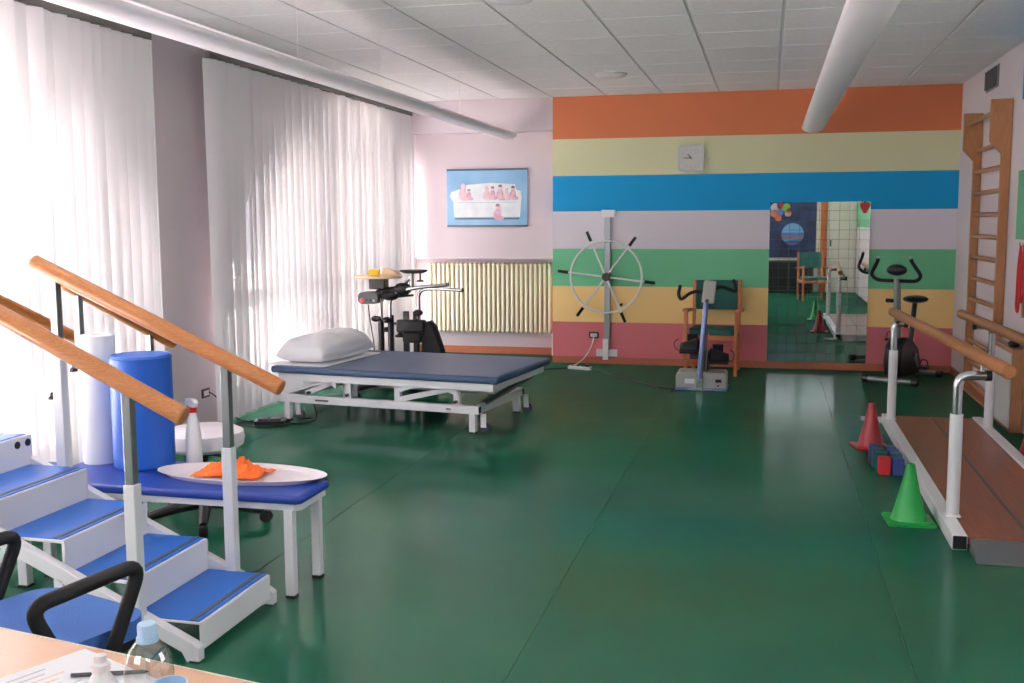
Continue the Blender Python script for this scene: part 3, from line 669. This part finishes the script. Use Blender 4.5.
# ------------------------------------------------------------------ wall bars, vent, straps, cabinet
sp_ = thing('wall_bars', 'tall wooden wall bars on the right-hand wall', 'wall bars', (4.15, -1.7, 0))
for y in (-1.15, -2.34):
    MB().prism([(4.195, .0), (4.125, .0), (4.125, 2.10), (4.035, 2.20), (4.035, 2.53), (4.195, 2.53)], 'y', y - .02, y + .02).build('upright', 'pine', sp_, True, bevel=.004, smooth=0)
for k in range(12): MB().cyl((4.152, -2.32, .10 + .19 * k), (4.152, -1.17, .10 + .19 * k), .017, n=12, sx=.8, sy=1.2).build('rung', 'pine', sp_, True)
MB().cyl((4.07, -2.32, 2.43), (4.07, -1.17, 2.43), .019, n=12).build('rung', 'pine', sp_, True)
MB().bx(4.125, 4.195, -2.36, -1.13, .005, .03).build('foot_rail', 'pine', sp_, True, smooth=0)
vt = thing('air_vent', 'small grey air vent high on the right-hand wall', 'air vent', (XR, -1.5, 2.79))
MB().bx(-.012, -.001, -.25, .25, -.095, .095).build('frame', 'alu', vt, bevel=.003, smooth=0)
for k in range(6): MB().box((-.016, -.19 + .076 * k, 0), (.012, .045, .16), Matrix.Rotation(.5, 3, 'Z')).build('louvre', 'dgrey', vt, smooth=0)
hk = thing('strap_rack', 'wooden rack with hooks high on the right edge wall', 'rack', (XR, -3.2, 1.2))
MB().bx(-.022, -.001, -.2, .14, .16, .22).bx(-.022, -.001, .11, .15, -.35, .2).build('board', 'beech', hk, bevel=.003, smooth=0)
for y in (.06, -.04, -.14): MB().tube(fillet([(-.02, y, .19), (-.07, y, .18), (-.075, y, .21)], .02), .005, 6).build('hook', 'chrome', hk)
for i, (y, dz, lb) in enumerate(((-3.14, -.50, 'red exercise strap hanging nearest the wall bars'), (-3.24, -.42, 'red exercise strap hanging at the very right edge'))):
    o = MB().tube(fillet([(0, 0, 0), (-.005, .03, -.15), (-.005, .045, dz + .05), (-.005, 0, dz), (-.005, -.045, dz + .06), (-.005, -.03, -.15), (0, 0, 0)], .05), .009, 6).build('exercise_strap', 'strap')
    o.location = (4.135, y, 1.385); tag(o, lb, 'strap', 'red straps on the rack')
cb = thing('wall_cabinet', 'low wooden box with a pale front standing by the wall bars', 'cabinet', (4.14, -2.81, 0))
MB().bx(4.105, 4.19, -3.20, -2.42, 0, .62).build('body', 'pine', cb, True, bevel=.004, smooth=0)
MB().bx(4.095, 4.105, -3.18, -2.44, .03, .59).build('front_panel', 'dial', cb, True, bevel=.003, smooth=0)
wt = thing('ankle_weight', 'small black strap weight lying on the low wooden box', 'weight', (4.145, -3.02, .62))
MB().ell((0, 0, .025), .04, .09, .025).build('pad', 'rubber', wt)
MB().tube(fillet([(0, -.06, .03), (0, -.13, .07), (.01, -.10, .12)], .03), .01, 8).build('strap', 'rubber', wt)
MB().tube(fillet([(0, .05, .03), (0, .07, .08), (.0, .03, .10)], .03), .01, 8).build('strap', 'rubber', wt)

# ------------------------------------------------------------------ treatment bed
BL, BW = 1.95, 1.2
bd = thing('treatment_bed', 'wide navy treatment bed on a white scissor frame', 'treatment bed', (-.45, -3.48, 0), -.130)
hx, hy = BL / 2, BW / 2
MB().bx(-hx, hx, -hy, hy, .395, .45).build('mattress', 'navy', bd, bevel=.022, seg=4)
def rframe(name, x0, x1, y0, y1, z0, z1, wd):
    m = MB().bx(x0, x1, y0, y0 + wd, z0, z1).bx(x0, x1, y1 - wd, y1, z0, z1).bx(x0, x0 + wd, y0 + wd, y1 - wd, z0, z1).bx(x1 - wd, x1, y0 + wd, y1 - wd, z0, z1)
    return m.build(name, 'enamel', bd, bevel=.003, smooth=0)
ut = rframe('top_frame', -hx + .05, hx - .05, -hy + .04, hy - .04, .335, .394, .05)
MB().bx(-.3, -.24, -hy + .09, hy - .09, .335, .39).bx(.3, .36, -hy + .09, hy - .09, .335, .39).build('cross_member', 'enamel', bd, smooth=0)
lf = rframe('base_frame', -hx + .02, hx - .19, -hy + .085, hy - .14, .15, .21, .05)
MB().bx(-.62, -.50, -hy + .0815, -hy + .085, .172, .186).build('maker_mark', 'dgrey', lf, smooth=0)
MB().bx(.52, .56, -hy + .0815, -hy + .085, .174, .184).build('maker_mark', 'dgrey', lf, smooth=0)
for x in (-hx + .02, hx - .19):
    for y in (-hy + .086, hy - .19): MB().bx(x - .002, x + .002, y + .006, y + .048, .156, .204).build('end_cap', 'black', lf, smooth=0)
for sx, x in ((-1, -hx + .09), (1, hx - .245)):
    for sy, y in ((-1, -hy + .115), (1, hy - .165)):
        MB().bx(x - .025, x + .025, y - .025, y + .025, .012, .15).build('foot', 'enamel', bd, bevel=.003, smooth=0)
        MB().bx(x - .022, x + .022, y - .022, y + .022, 0, .012).build('foot_pad', 'rubber', bd, smooth=0)
        cx_ = x + .075
        MB().cyl((cx_, y + .03, .045), (cx_, y + .055, .045), .045, n=18).build('castor', 'dgrey', bd, bevel=.006)
        MB().bx(cx_ - .02, cx_ + .02, y + .012, y + .026, .045, .15).build('castor_fork', 'enamel', bd, smooth=0)
for y in (-hy + .12, hy - .17):                                     # scissor arms with curved gussets
    for xa, xb in ((-.72, -.42), (.12, .62)):
        MB().beam((xa, y, .225), (xb, y, .345), .03, .04).build('lift_arm', 'enamel', bd, bevel=.003, smooth=0)
        n_ = 8; arcp = [(xa + (xb - xa) * i / n_, .335 - .10 * (1 - math.sin(PI * (.15 + .7 * i / n_)))) for i in range(n_ + 1)]
        MB().prism([(xa, .335), (xb, .335)] + arcp[::-1], 'y', y - .045, y - .035).build('gusset', 'enamel', bd, smooth=0)
    for x in (-.33, .10, .60): MB().bx(x - .025, x + .025, y - .02, y + .02, .21, .335).build('upright', 'enamel', bd, bevel=.003, smooth=0)
    for x in (-.68, -.33, .60): MB().cyl((x, y - .048, .235), (x, y - .02, .235), .013, n=12).build('pivot', 'black', bd)
MB().beam((hx - .16, -hy + .1, .23), (hx - .12, hy - .16, .31), .05, .02).build('tilt_bar', 'steel', bd, smooth=0)
MB().cyl((-.5, 0, .22), (-.15, 0, .31), .035, n=14).build('actuator', 'dgrey', bd)

# pillow
pw = thing('pillow', 'plump white pillow at the window end of the bed', 'pillow', (-1.235, -3.43, .45), -.13)
def puff(a, b, h, seed, top):
    def fn(u, v):
        x, y = 2 * u - 1, 2 * v - 1
        e = (max(0, 1 - abs(x) ** 4) * max(0, 1 - abs(y) ** 5)) ** .5
        pin = 1 - .07 * (abs(x) * abs(y)) ** 2 + 0
        px = a * x * (1 - .05 * y * y); py = b * y * (1 - .06 * x * x)
        nz = noise.noise(V(px * 5 + seed, py * 5, 0)) * .018 + noise.noise(V(px * 13 + seed, py * 9, 3)) * .009
        z = (h * (.42 + .58 * (1 if top else 0)) * e * (1 + (.15 * y if top else 0)) + nz * e) if top else 0
        if not top: return V(px, py, .004 + .06 * (1 - e))
        return V(px, py, .064 + z - (.0 if e > 0 else 0))
    return fn
m = MB().surf(puff(.235, .44, .16, 2, True), 36, 48).surf(puff(.235, .44, .0, 2, False), 36, 48)
m.build('cushion', 'pillow', pw, smooth=80)
MB().prism(rrect(.262, .48, .03), 'z', .0, .004).build('pillowcase_flap', 'pillow', pw)
# foot control of the bed
fc = thing('foot_control', 'black foot control with coiled cable on the floor by the bed', 'foot control', (-1.47, -4.02, 0), .3)
MB().prism(rrect(.12, .085, .03), 'z', 0, .03).build('body', 'black', fc, bevel=.008)
MB().bx(-.09, -.01, -.05, .05, .03, .045).build('pedal', 'dgrey', fc, bevel=.006); MB().bx(.01, .09, -.05, .05, .03, .045).build('pedal', 'dgrey', fc, bevel=.006)
MB().tube(fillet([(.10, 0, .015), (.2, -.05, .008), (.33, .0, .008), (.36, .12, .02), (.30, .22, .18), (.22, .28, .17), (.18, .18, .05), (.25, .12, .01), (.3, .15, .01)], .08, 6), .006, 6).build('cable', 'cordb', fc)
MB().tube([(-.05 + .22 * math.cos(t), -.02 + .13 * math.sin(t), .007) for t in [2 * PI * i / 30 for i in range(30)]], .005, 6, True).build('cable_loop', 'cordb', fc)
tag(MB().tube(bez((XL + .02, -4.33, .29), (XL + .1, -4.2, .2), (XL + .02, -4.1, .02), (-1.62, -4.02, .008), 14), .005, 6).build('grey_cord', 'cordb'), 'thin dark cord from the pier socket down to the floor', 'cord')

# ------------------------------------------------------------------ standing trainer behind the bed
dv = thing('arm_trainer', 'black and chrome arm trainer stand behind the bed', 'trainer', (-1.05, -2.12, 0))
YD = -2.12
MB().bx(-1.40, -.62, YD - .25, YD - .19, .03, .08).bx(-1.40, -.62, YD + .19, YD + .25, .03, .08).bx(-1.20, -1.12, YD - .19, YD + .19, .03, .08).bx(-.95, -.87, YD - .19, YD + .19, .03, .08).build('base_frame', 'dgrey', dv, True, bevel=.006, smooth=0)
for x in (-1.38, -.64):
    for y in (YD - .22, YD + .22): MB().cyl((x, y - .015, .03), (x, y + .015, .03), .03, n=12).build('castor', 'black', dv, True)
PX = (-1.245, -1.145, -.99, -.89)
MB().cyl((PX[0], YD, .08), (PX[0], YD, .94), .021, n=12).build('pole', 'chrome', dv, True)
MB().cyl((PX[0], YD, .08), (PX[0], YD, .66), .030, n=12).build('pole_sleeve', 'black', dv, True)
MB().cyl((PX[1], YD, .08), (PX[1], YD, .70), .030, n=12).build('pole_sleeve', 'black', dv, True)
for x in PX[2:]: MB().beam((x, YD, .08), (x, YD, .74), .055, .04).build('pole', 'black', dv, True, bevel=.006)
MB().tube(fillet([(PX[1], YD - .02, .66), (PX[1], YD - .02, .91), (-.85, YD - .05, .97), (-.56, YD - .08, 1.00)], .12, 7), .018, 12).build('handle_bar', 'chrome', dv, True)
MB().tube(fillet([(PX[3], YD + .08, .66), (PX[3], YD + .08, .94), (-.72, YD + .05, .955), (-.43, YD - .02, .945)], .10, 7), .018, 12).build('handle_bar', 'chrome', dv, True)
MB().cyl((-.56, YD - .08, 1.0), (-.545, YD - .082, 1.002), .020, n=10).cyl((-.43, YD - .02, .945), (-.415, YD - .018, .9445), .020, n=10).build('bar_plug', 'black', dv, True)
MB().cyl((-1.10, YD, .875), (-.93, YD + .05, .89), .012, n=8).build('cross_tube', 'chrome', dv, True)
for x, z in ((PX[0] - .04, .665), (PX[1] - .03, .655), (PX[3] + .03, .73)): MB().ell((x, YD - .03, z), .05, .035, .03, 12, 8).build('clamp', 'black', dv, True)
for x, z in ((-1.06, .62), (-1.05, .50), (-1.19, .55)):
    MB().cyl((x - .05, YD, z), (x + .05, YD, z), .013, n=8).build('joint', 'black', dv, True)
    MB().lathe([(.03, 0), (.03, .02), (.012, .035), (0, .035)], (x, YD, z), 12).build('knob', 'black', dv, True)
MB().bx(-1.08, -.80, YD - .05, YD + .05, .54, .66).build('knee_block', 'black', dv, True, bevel=.02, seg=3)
MB().bx(-1.02, -.84, YD - .04, YD + .04, .44, .54).build('knee_block', 'rubber', dv, True, bevel=.02, seg=3)
mo = MB().prism(rrect(.10, .055, .04), 'y', -.09, .09).build('motor', 'dgrey', dv, bevel=.012)
mo.location = (-1.34 + 1.05, 0, .865)
for k, (a, m_) in enumerate(((-.055, 'red'), (-.01, 'black'), (.03, 'black'), (.06, 'grey'))): MB().cyl((a, -.09, -.02), (a, -.10, -.02), .022 if k == 0 else .012, n=12).build('dial', m_, mo)
MB().cyl((-1.27, YD, .90), (-.97, YD + .02, .96), .045, n=14).ell((-1.02, YD, .95), .09, .07, .06).build('drive_housing', 'black', dv, True)
MB().ell((-1.14, YD - .02, .89), .09, .06, .05).build('drive_housing', 'rubber', dv, True)
MB().bx(-1.34, -1.18, YD - .06, YD + .06, .95, 1.05).build('table_bracket', 'black', dv, True, bevel=.01)
MB().lathe([(.0, 1.052), (.23, 1.052), (.24, 1.062), (.24, 1.074), (.23, 1.08), (0, 1.08)], (-1.27, YD, 0), 32, 1, .9).build('table_top', 'beige', dv, True)
MB().lathe([(0, 1.10), (.09, 1.10), (.13, 1.118), (.135, 1.13), (0, 1.13)], (-.91, YD, 0), 28).build('round_pad', 'rubber', dv, True)
MB().cyl((-.93, YD, .96), (-.93, YD, 1.10), .022, n=12).cyl((-1.03, YD, .96), (-.92, YD, 1.09), .016, n=10).build('pad_stem', 'chrome', dv, True)
MB().lathe([(.035, 1.02), (.03, 1.035), (.008, 1.04), (.008, 1.10)], (-.845, YD, 0), 12).build('pad_knob', 'black', dv, True)
MB().prism([(-.84, .10), (-.57, .10), (-.60, .25), (-.66, .45), (-.71, .60), (-.76, .655), (-.82, .63), (-.84, .5)], 'y', YD - .02, YD + .10).build('back_shell', 'rubber', dv, True, bevel=.02, seg=3)
MB().tube(bez((-1.36, YD - .02, .80), (-1.37, YD, .6), (-1.30, YD + .05, .4), (-1.33, YD, .09)), .006, 6).build('cable', 'cordb', dv, True)
o = MB().bx(-.05, .05, -.04, .04, 0, .055).build('yellow_box', 'yellow', bevel=.004, smooth=0); o.location = (-1.285, -2.16, 1.08); o.rotation_euler = (0, 0, .2); tag(o, 'small yellow box on the round beige table top', 'box')
o = MB().prism([(-.07, 0), (.10, 0), (.06, .035), (-.05, .07)], 'y', -.06, .06).build('wooden_wedge', 'beige', bevel=.004, smooth=0); o.location = (-1.15, -2.10, 1.08); tag(o, 'beige wooden wedge beside the yellow box', 'wedge')

# ------------------------------------------------------------------ training stairs
ts = thing('training_stairs', 'white corner training stairs with blue treads and wooden handrails', 'stairs', (-.6, -7.95, 0))
RISE, RUN = .135, .28
Y0, Y1 = -8.22, -7.68
XF = .36
def step(m_bounds, n, top):
    pass
for n in range(1, 5):
    z = RISE * n; x1 = XF - RUN * (n - 1); x0 = x1 - RUN - .03
    s = MB().bx(x0, x1, Y0, Y1, z - .010, z).bx(x1 - .012, x1, Y0, Y1, z - RISE + .0 if n > 1 else .03, z - .010).build('step', 'enamel', ts, True, bevel=.003, smooth=0)
    MB().bx(x0 + .03, x1 - .012, Y0 + .004, Y1 - .004, z, z + .004).build('tread_mat', 'tread', s, True, smooth=0)
    MB().bx(x1 - .050, x1 - .032, Y0 + .004, Y1 - .004, z + .004, z + .0065).build('nosing_strip', 'dgrey', s, True, smooth=0)
zP = RISE * 5; XP = XF - RUN * 4
s = MB().bx(-1.56, XP, Y0 - .02, Y1 + .02, zP - RISE, zP).build('platform', 'enamel', ts, True, bevel=.003, smooth=0)
MB().bx(-1.54, XP - .015, Y0, Y1, zP, zP + .004).build('tread_mat', 'tread', s, True, smooth=0)
for y in (-7.755, -7.690): MB().cyl((XP - .005, y, .643), (XP + .004, y, .643), .016, n=16).build('bolt_cap', 'black', s, True)
for n in range(1, 5):
    z = RISE * n; y1 = -7.66 + RUN * (5 - n); y0 = y1 - RUN - .03
    if n == 4: y0 = -7.655
    s = MB().bx(-1.53, -1.0, y0, y1, z - .010, z).bx(-1.53, -1.0, y1 - .012, y1, z - RISE if n > 1 else .03, z - .010).build('step', 'enamel', ts, True, bevel=.003, smooth=0)
    MB().bx(-1.526, -1.004, y0 + .03, y1 - .012, z, z + .004).build('tread_mat', 'tread', s, True, smooth=0)
    MB().bx(-1.526, -1.004, y1 - .055, y1 - .03, z + .004, z + .0065).build('nosing_strip', 'dgrey', s, True, smooth=0)
for y in (-8.245, -7.66):
    MB().prism([(.37, .0), (.32, .0), (.30, .035), (-.76, .515), (-.76, .575), (.345, .072), (.37, .055)], 'y', y - .02, y + .02).build('stringer', 'enamel', ts, True, bevel=.003, smooth=0)
for x in (-1.55, -.985):
    MB().prism([(-6.50, .0), (-6.55, .0), (-6.57, .035), (-7.62, .515), (-7.62, .60), (-6.53, .085), (-6.50, .06)], 'x', x - .015, x + .015).build('stringer', 'enamel', ts, True, bevel=.003, smooth=0)
for x in (-1.54, -.80):
    for y in (-8.22, -7.70): MB().bx(x - .022, x + .022, y - .022, y + .022, .01, zP - RISE).build('leg', 'enamel', ts, True, bevel=.003, smooth=0)
for x, y in ((-.2, -8.245), (-.2, -7.66)): MB().bx(x - .02, x + .02, y - .02, y + .02, .01, .27).build('leg', 'enamel', ts, True, bevel=.003, smooth=0)
for x, y in ((-1.54, -8.22), (-1.54, -7.70), (-.80, -8.22), (-.80, -7.70), (-.2, -8.245), (-.2, -7.66)): MB().bx(x - .025, x + .025, y - .025, y + .025, 0, .01).build('foot_pad', 'rubber', ts, True, smooth=0)
for y in (-8.245, -7.66): MB().bx(.33, .37, y - .021, y + .021, -.0, .006).build('foot_pad', 'rubber', ts, True, smooth=0)
def rail(p0, p1): MB().cyl(p0, p1, .034, n=22).build('handrail', 'rail', ts, True, bevel=.008)
def post(x, y, z0, zs, z1, knob=None):
    p = MB().bx(x - .023, x + .023, y - .023, y + .023, z0, zs).build('post', 'enamel', ts, True, bevel=.004, smooth=0)
    MB().bx(x - .0175, x + .0175, y - .0175, y + .0175, zs, z1).build('post_insert', 'steel', p, True, bevel=.003, smooth=0)
    if knob: MB().lathe([(.02, 0), (.02, .012), (.008, .02), (.008, .04)], (x, y - .06, zs - .06), 10).build('knob', 'black', p, True)
YA, YB = -7.665, -8.265
rail((.432, YA, .915), (-.70, YA, 1.42)); rail((.352, YB, .903), (-.70, YB, 1.405))
post(.185, YA, .10, .66, .995); post(-.60, YA, .44, 1.05, 1.345)
post(.13, YB, .13, .65, .99); post(-.60, YB, .44, 1.05, 1.345)
for x in (-1.56, -.965):
    rail((x, -6.19, .90), (x, -7.12, 1.30))
    post(x, -6.42, .03, .66, .98, True); post(x, -7.02, .30, .92, 1.235, True)

# ------------------------------------------------------------------ bench and what stands on it
bn = thing('padded_bench', 'royal blue padded bench on white legs behind the stairs', 'bench', (-.19, -7.35, 0))
pad = [(-.84, -7.61), (.45, -7.61), (.475, -7.58), (.475, -7.31), (.25, -7.15), (-.84, -7.08)]
MB().prism(pad, 'z', .412, .45).build('pad', 'royal', bn, True, bevel=.015, seg=3)
fr = [(x * .97 - .006, -7.35 + (y + 7.35) * .9) for x, y in pad]
MB().prism(fr, 'z', .382, .412).build('frame', 'enamel', bn, True, smooth=0)
for x, y in ((.402, -7.565), (.403, -7.30), (-.78, -7.56), (-.78, -7.13)):
    MB().bx(x - .02, x + .02, y - .02, y + .02, .012, .383).build('leg', 'enamel', bn, True, bevel=.003, smooth=0)
    MB().bx(x - .021, x + .021, y - .021, y + .021, 0, .012).build('foot_cap', 'rubber', bn, True, smooth=0)
MB().bx(-.50, -.42, -7.62, -7.58, .32, .385).build('clamp', 'black', bn, True, bevel=.006)
tr = thing('oval_tray', 'long white oval tray on the blue bench', 'tray', (.06, -7.335, .45), 0)
MB().lathe([(0, 0), (.36, 0), (.40, .022), (.408, .022), (.405, .016), (.37, -.0), (.37, .0)][:4] + [(.392, .020), (.355, .006), (0, .006)], (0, 0, 0), 40, 1, .43).build('dish', 'tray', tr)
def cloth(u, v):
    x = (u - .5); y = (v - .5)
    n1 = noise.noise(V(x * 9, y * 9, 1.7)); n2 = noise.noise(V(x * 21, y * 21, 5.1))
    r = math.hypot(x, y); e = max(0, 1 - (r * 1.9) ** 2)
    edge = noise.noise(V(math.atan2(y, x) * 1.3, 2.2, 0)) * .35 + 1
    return V(x * .30 * edge, y * .17 * edge + .015 * n2, .004 + e * (.045 + .045 * n1 + .022 * n2) + .006 * abs(n2))
o = MB().surf(cloth, 44, 34).build('cloth', 'orange', smooth=60); o.location = (.03, -7.345, .462)
sm = o.modifiers.new('solid', 'SOLIDIFY'); sm.thickness = .003; sm.offset = 1
tag(o, 'crumpled orange cloth lying in the white tray', 'cloth')
pr_ = thing('paper_roll', 'tall white paper roll standing on the bench', 'paper roll', (-.745, -7.20, .45))
MB().lathe([(.022, 0), (.082, 0), (.083, .006), (.083, .60), (.08, .608), (.022, .608)], n=32).build('roll', 'paper', pr_)
MB().lathe([(.022, .002), (.022, .61), (.018, .61), (.018, .002)], n=20).build('core', 'beige', pr_)
br = thing('bolster', 'blue cylindrical bolster standing upright on the bench', 'bolster', (-.49, -7.235, .45))
MB().lathe([(0, 0), (.13, 0), (.139, .012), (.139, .515), (.13, .527), (0, .53)], n=40).build('body', 'bluefoam', br)
MB().tube([(.1385 * math.cos(t), .1385 * math.sin(t), .515) for t in [2 * PI * i / 40 for i in range(40)]], .003, 6, True).build('piping', 'bluevinyl', br)
sb = thing('spray_bottle', 'white spray bottle with red trigger on the bench', 'spray bottle', (-.27, -7.17, .45), 2.6)
MB().lathe([(0, 0), (.036, 0), (.038, .006), (.037, .13), (.030, .19), (.018, .235), (.016, .25), (0, .25)], n=24).build('body', 'milk', sb)
MB().lathe([(.02, .25), (.02, .272), (.012, .276), (0, .276)], n=16).build('collar', 'red', sb)
MB().prism([(-.03, .276), (.02, .276), (.055, .292), (.055, .312), (-.02, .315), (-.04, .30)], 'y', -.012, .012).build('spray_head', 'milk', sb, bevel=.004)
MB().prism([(.02, .285), (.035, .285), (.05, .235), (.042, .232)], 'y', -.008, .008).build('trigger', 'red', sb, bevel=.002)
MB().cyl((.055, 0, .302), (.066, 0, .302), .009, n=10).build('nozzle', 'red', sb)

sl_ = thing('rolling_stool', 'white round stool on a black five-star base behind the bench', 'stool', (-.55, -6.60, 0))
MB().lathe([(0, .395), (.18, .395), (.205, .415), (.212, .45), (.205, .485), (.17, .503), (0, .505)], n=40).build('seat', 'tray', sl_)
MB().lathe([(0, .37), (.10, .37), (.12, .395), (0, .395)], n=24).build('seat_plate', 'black', sl_)
MB().cyl((0, 0, .10), (0, 0, .24), .03, n=16).cyl((0, 0, .24), (0, 0, .38), .016, n=12).build('gas_lift', 'black', sl_)
MB().tube(fillet([(.03, 0, .365), (.13, -.02, .36), (.2, -.02, .335)], .04), .007, 6).build('lever', 'black', sl_)
for k in range(5):
    a = .15 + 2 * PI * k / 5; d = V(math.cos(a), math.sin(a), 0); q = V(-d.y, d.x, 0)
    m = MB(); pts = [d * .02 + V(0, 0, .105), d * .14 + V(0, 0, .095), d * .27 + V(0, 0, .072), d * .32 + V(0, 0, .062)]
    MB().tube(pts, [.036, .031, .025, .02], 10).build('base_arm', 'black', sl_)
    c = d * .325 + V(0, 0, .032)
    MB().cyl(c - q * .022, c + q * .022, .032, n=16).build('castor', 'rubber', sl_, bevel=.006)

# ------------------------------------------------------------------ office chair in front
oc = thing('office_chair', 'blue office chair with black looped armrests in front of the desk', 'office chair', (.425, -9.205, 0), 1.258)
MB().prism(rrect(.235, .23, .09, 8), 'z', .465, .515).build('seat', 'seatblue', oc, bevel=.022, seg=4)
MB().prism(rrect(.225, .22, .09, 8), 'z', .435, .465).build('seat_shell', 'black', oc, bevel=.008)
for s_ in (-1, 1):
    y = s_ * .267
    MB().tube(fillet([(-.04, s_ * .20, .430), (-.06, y, .445), (-.165, y, .663), (.165, y, .683), (.05, y, .445), (.03, s_ * .20, .430)], .055, 7), .0195, 14).build('armrest', 'rubber', oc)
MB().prism([(a, b + .74) for a, b in rrect(.17, .14, .06, 6)], 'x', -.325, -.28).build('backrest', 'seatblue', oc, bevel=.018, seg=3)
MB().tube(fillet([(-.12, 0, .40), (-.30, 0, .42), (-.315, 0, .85)], .07), .02, 10).build('back_bar', 'black', oc)
MB().cyl((0, 0, .10), (0, 0, .41), .028, n=16).build('gas_lift', 'black', oc)
for k in range(5):
    a = .3 + 2 * PI * k / 5; d = V(math.cos(a), math.sin(a), 0); q = V(-d.y, d.x, 0)
    MB().tube([d * .02 + V(0, 0, .12), d * .15 + V(0, 0, .11), d * .28 + V(0, 0, .075)], [.034, .027, .02], 10).build('base_arm', 'black', oc)
    c = d * .28 + V(0, 0, .029); MB().cyl(c - q * .022, c + q * .022, .029, n=14).build('castor', 'rubber', oc, bevel=.005)

# ------------------------------------------------------------------ desk
DA = math.atan2(-.122, .648)
dk = thing('desk', 'beige laminate desk in the lower left foreground', 'desk', (1.0, -9.765, 0), DA)
MB().bx(-.95, .75, -.78, .0, .716, .74).build('desk_top', 'desk', dk, bevel=.003, smooth=0)
MB().bx(-.952, .752, .0, .004, .716, .740).build('edge_band', 'edge', dk, smooth=0)
for x in (-.90, .70):
    MB().bx(x - .02, x + .02, -.74, -.06, .03, .07).build('foot_bar', 'grey', dk, bevel=.004, smooth=0)
    MB().bx(x - .02, x + .02, -.45, -.38, .07, .716).build('leg', 'grey', dk, bevel=.004, smooth=0)
    for y in (-.70, -.10): MB().cyl((x, y, 0), (x, y, .03), .02, n=12).build('leveller', 'black', dk)
MB().bx(-.88, .68, -.42, -.405, .35, .70).build('modesty_panel', 'desk', dk, smooth=0)
def sheet(name, loc, rz, label, lines):
    o = thing(name, label, 'paper', loc, rz, None)
    MB().bx(-.105, .105, -.148, .148, 0, .0008).build('page', 'paper', o, smooth=0)
    for (x, y, l, c) in lines: MB().bx(x, x + l, y - .0022, y + .0022, .0008, .0011).build('text_line', c, o, smooth=0)
ln = []
rr = random.Random(4)
for k in range(13):
    ln.append((-.085, .12 - .02 * k, rr.uniform(.07, .16), 'inkor' if k in (2, 3, 7) else 'ink'))
sheet('paper_sheet', (1.125, -9.935, .74), 1.17, 'printed white sheet with faint grey and orange lines on the desk', ln)
o = MB().tube([(0, 0, 0), (.06, 0, 0), (.13, 0, 0), (.14, 0, 0)], [.004, .0045, .004, .001], 8).build('pen', 'dgrey'); o.location = (1.09, -9.905, .7455); o.rotation_euler = (0, 0, .35); tag(o, 'thin grey pen lying on the white sheet', 'pen')
wbt = thing('water_bottle', 'clear plastic water bottle with pale blue cap on the desk', 'bottle', (1.37, -10.079, .74))
prof = [(0, .004), (.028, .0), (.0365, .01), (.037, .03), (.034, .04), (.037, .05), (.034, .06), (.037, .07), (.035, .08), (.0385, .095), (.0395, .115), (.037, .135), (.031, .152), (.021, .166), (.0135, .172), (.0135, .183)]
MB().lathe(prof, n=36).build('body', 'clear', wbt)
MB().lathe([(0, .176), (.0150, .176), (.0155, .194), (.014, .198), (0, .198)], n=28).build('cap', 'capblue', wbt)
MB().lathe([(.0142, .168), (.0175, .168), (.0175, .176), (.0142, .176)], n=24).build('neck_ring', 'capblue', wbt)
db = thing('dispenser_bottle', 'small white dispenser bottle at the bottom edge of the desk', 'bottle', (1.245, -10.03, .74))
MB().lathe([(0, 0), (.026, 0), (.028, .01), (.027, .06), (.014, .08), (.012, .085), (0, .085)], n=24).build('body', 'milk', db)
MB().lathe([(.016, .085), (.016, .097), (.011, .10), (.010, .112), (0, .114)], n=18).build('cap', 'enamel', db)
cp = thing('cup', 'pale blue cup at the bottom edge beside the water bottle', 'cup', (1.437, -10.125, .74))
MB().lathe([(0, .002), (.020, 0), (.026, .122), (.0275, .125), (.025, .125), (.019, .004), (0, .004)], n=24).build('body', 'capblue', cp)

# ------------------------------------------------------------------ behind the camera, seen in the mirror
po = thing('wall_poster', 'dark blue poster with a banded ball, seen in the mirror', 'poster', (2.85, YS + .001, 1.4))
MT['night'] = mat('poster_night', (18, 26, 58), .5, rgb2=(40, 66, 110), scale=3)
MB().bx(-.62, .5, 0, .012, -.65, .72).build('print', 'night', po, smooth=0)
MT['ball'] = stripes('poster_ball', [(.05, (60, 130, 190)), (.10, (120, 70, 140)), (.16, (60, 150, 170)), (.22, (170, 110, 120)), (.28, (70, 120, 190)), (.5, (120, 170, 210))], .5)
b_ = MB().ell((0, .012, .25), .24, .004, .24, 24, 12).build('ball_print', 'ball', po); b_.location = (-.0, 0, -.38)
sc_ = thing('side_cabinet', 'dark low cabinet below the poster, seen in the mirror', 'cabinet', (2.8, YS + .25, 0))
MB().bx(-.55, .5, -.22, .22, .04, .70).build('body', 'dgrey', sc_, bevel=.005, smooth=0)
for x in (-.28, .23): MB().bx(x - .24, x + .24, .22, .235, .07, .67).build('door', 'black', sc_, bevel=.004, smooth=0)
MB().bx(-.53, .48, -.2, .2, 0, .04).build('plinth', 'black', sc_, smooth=0)
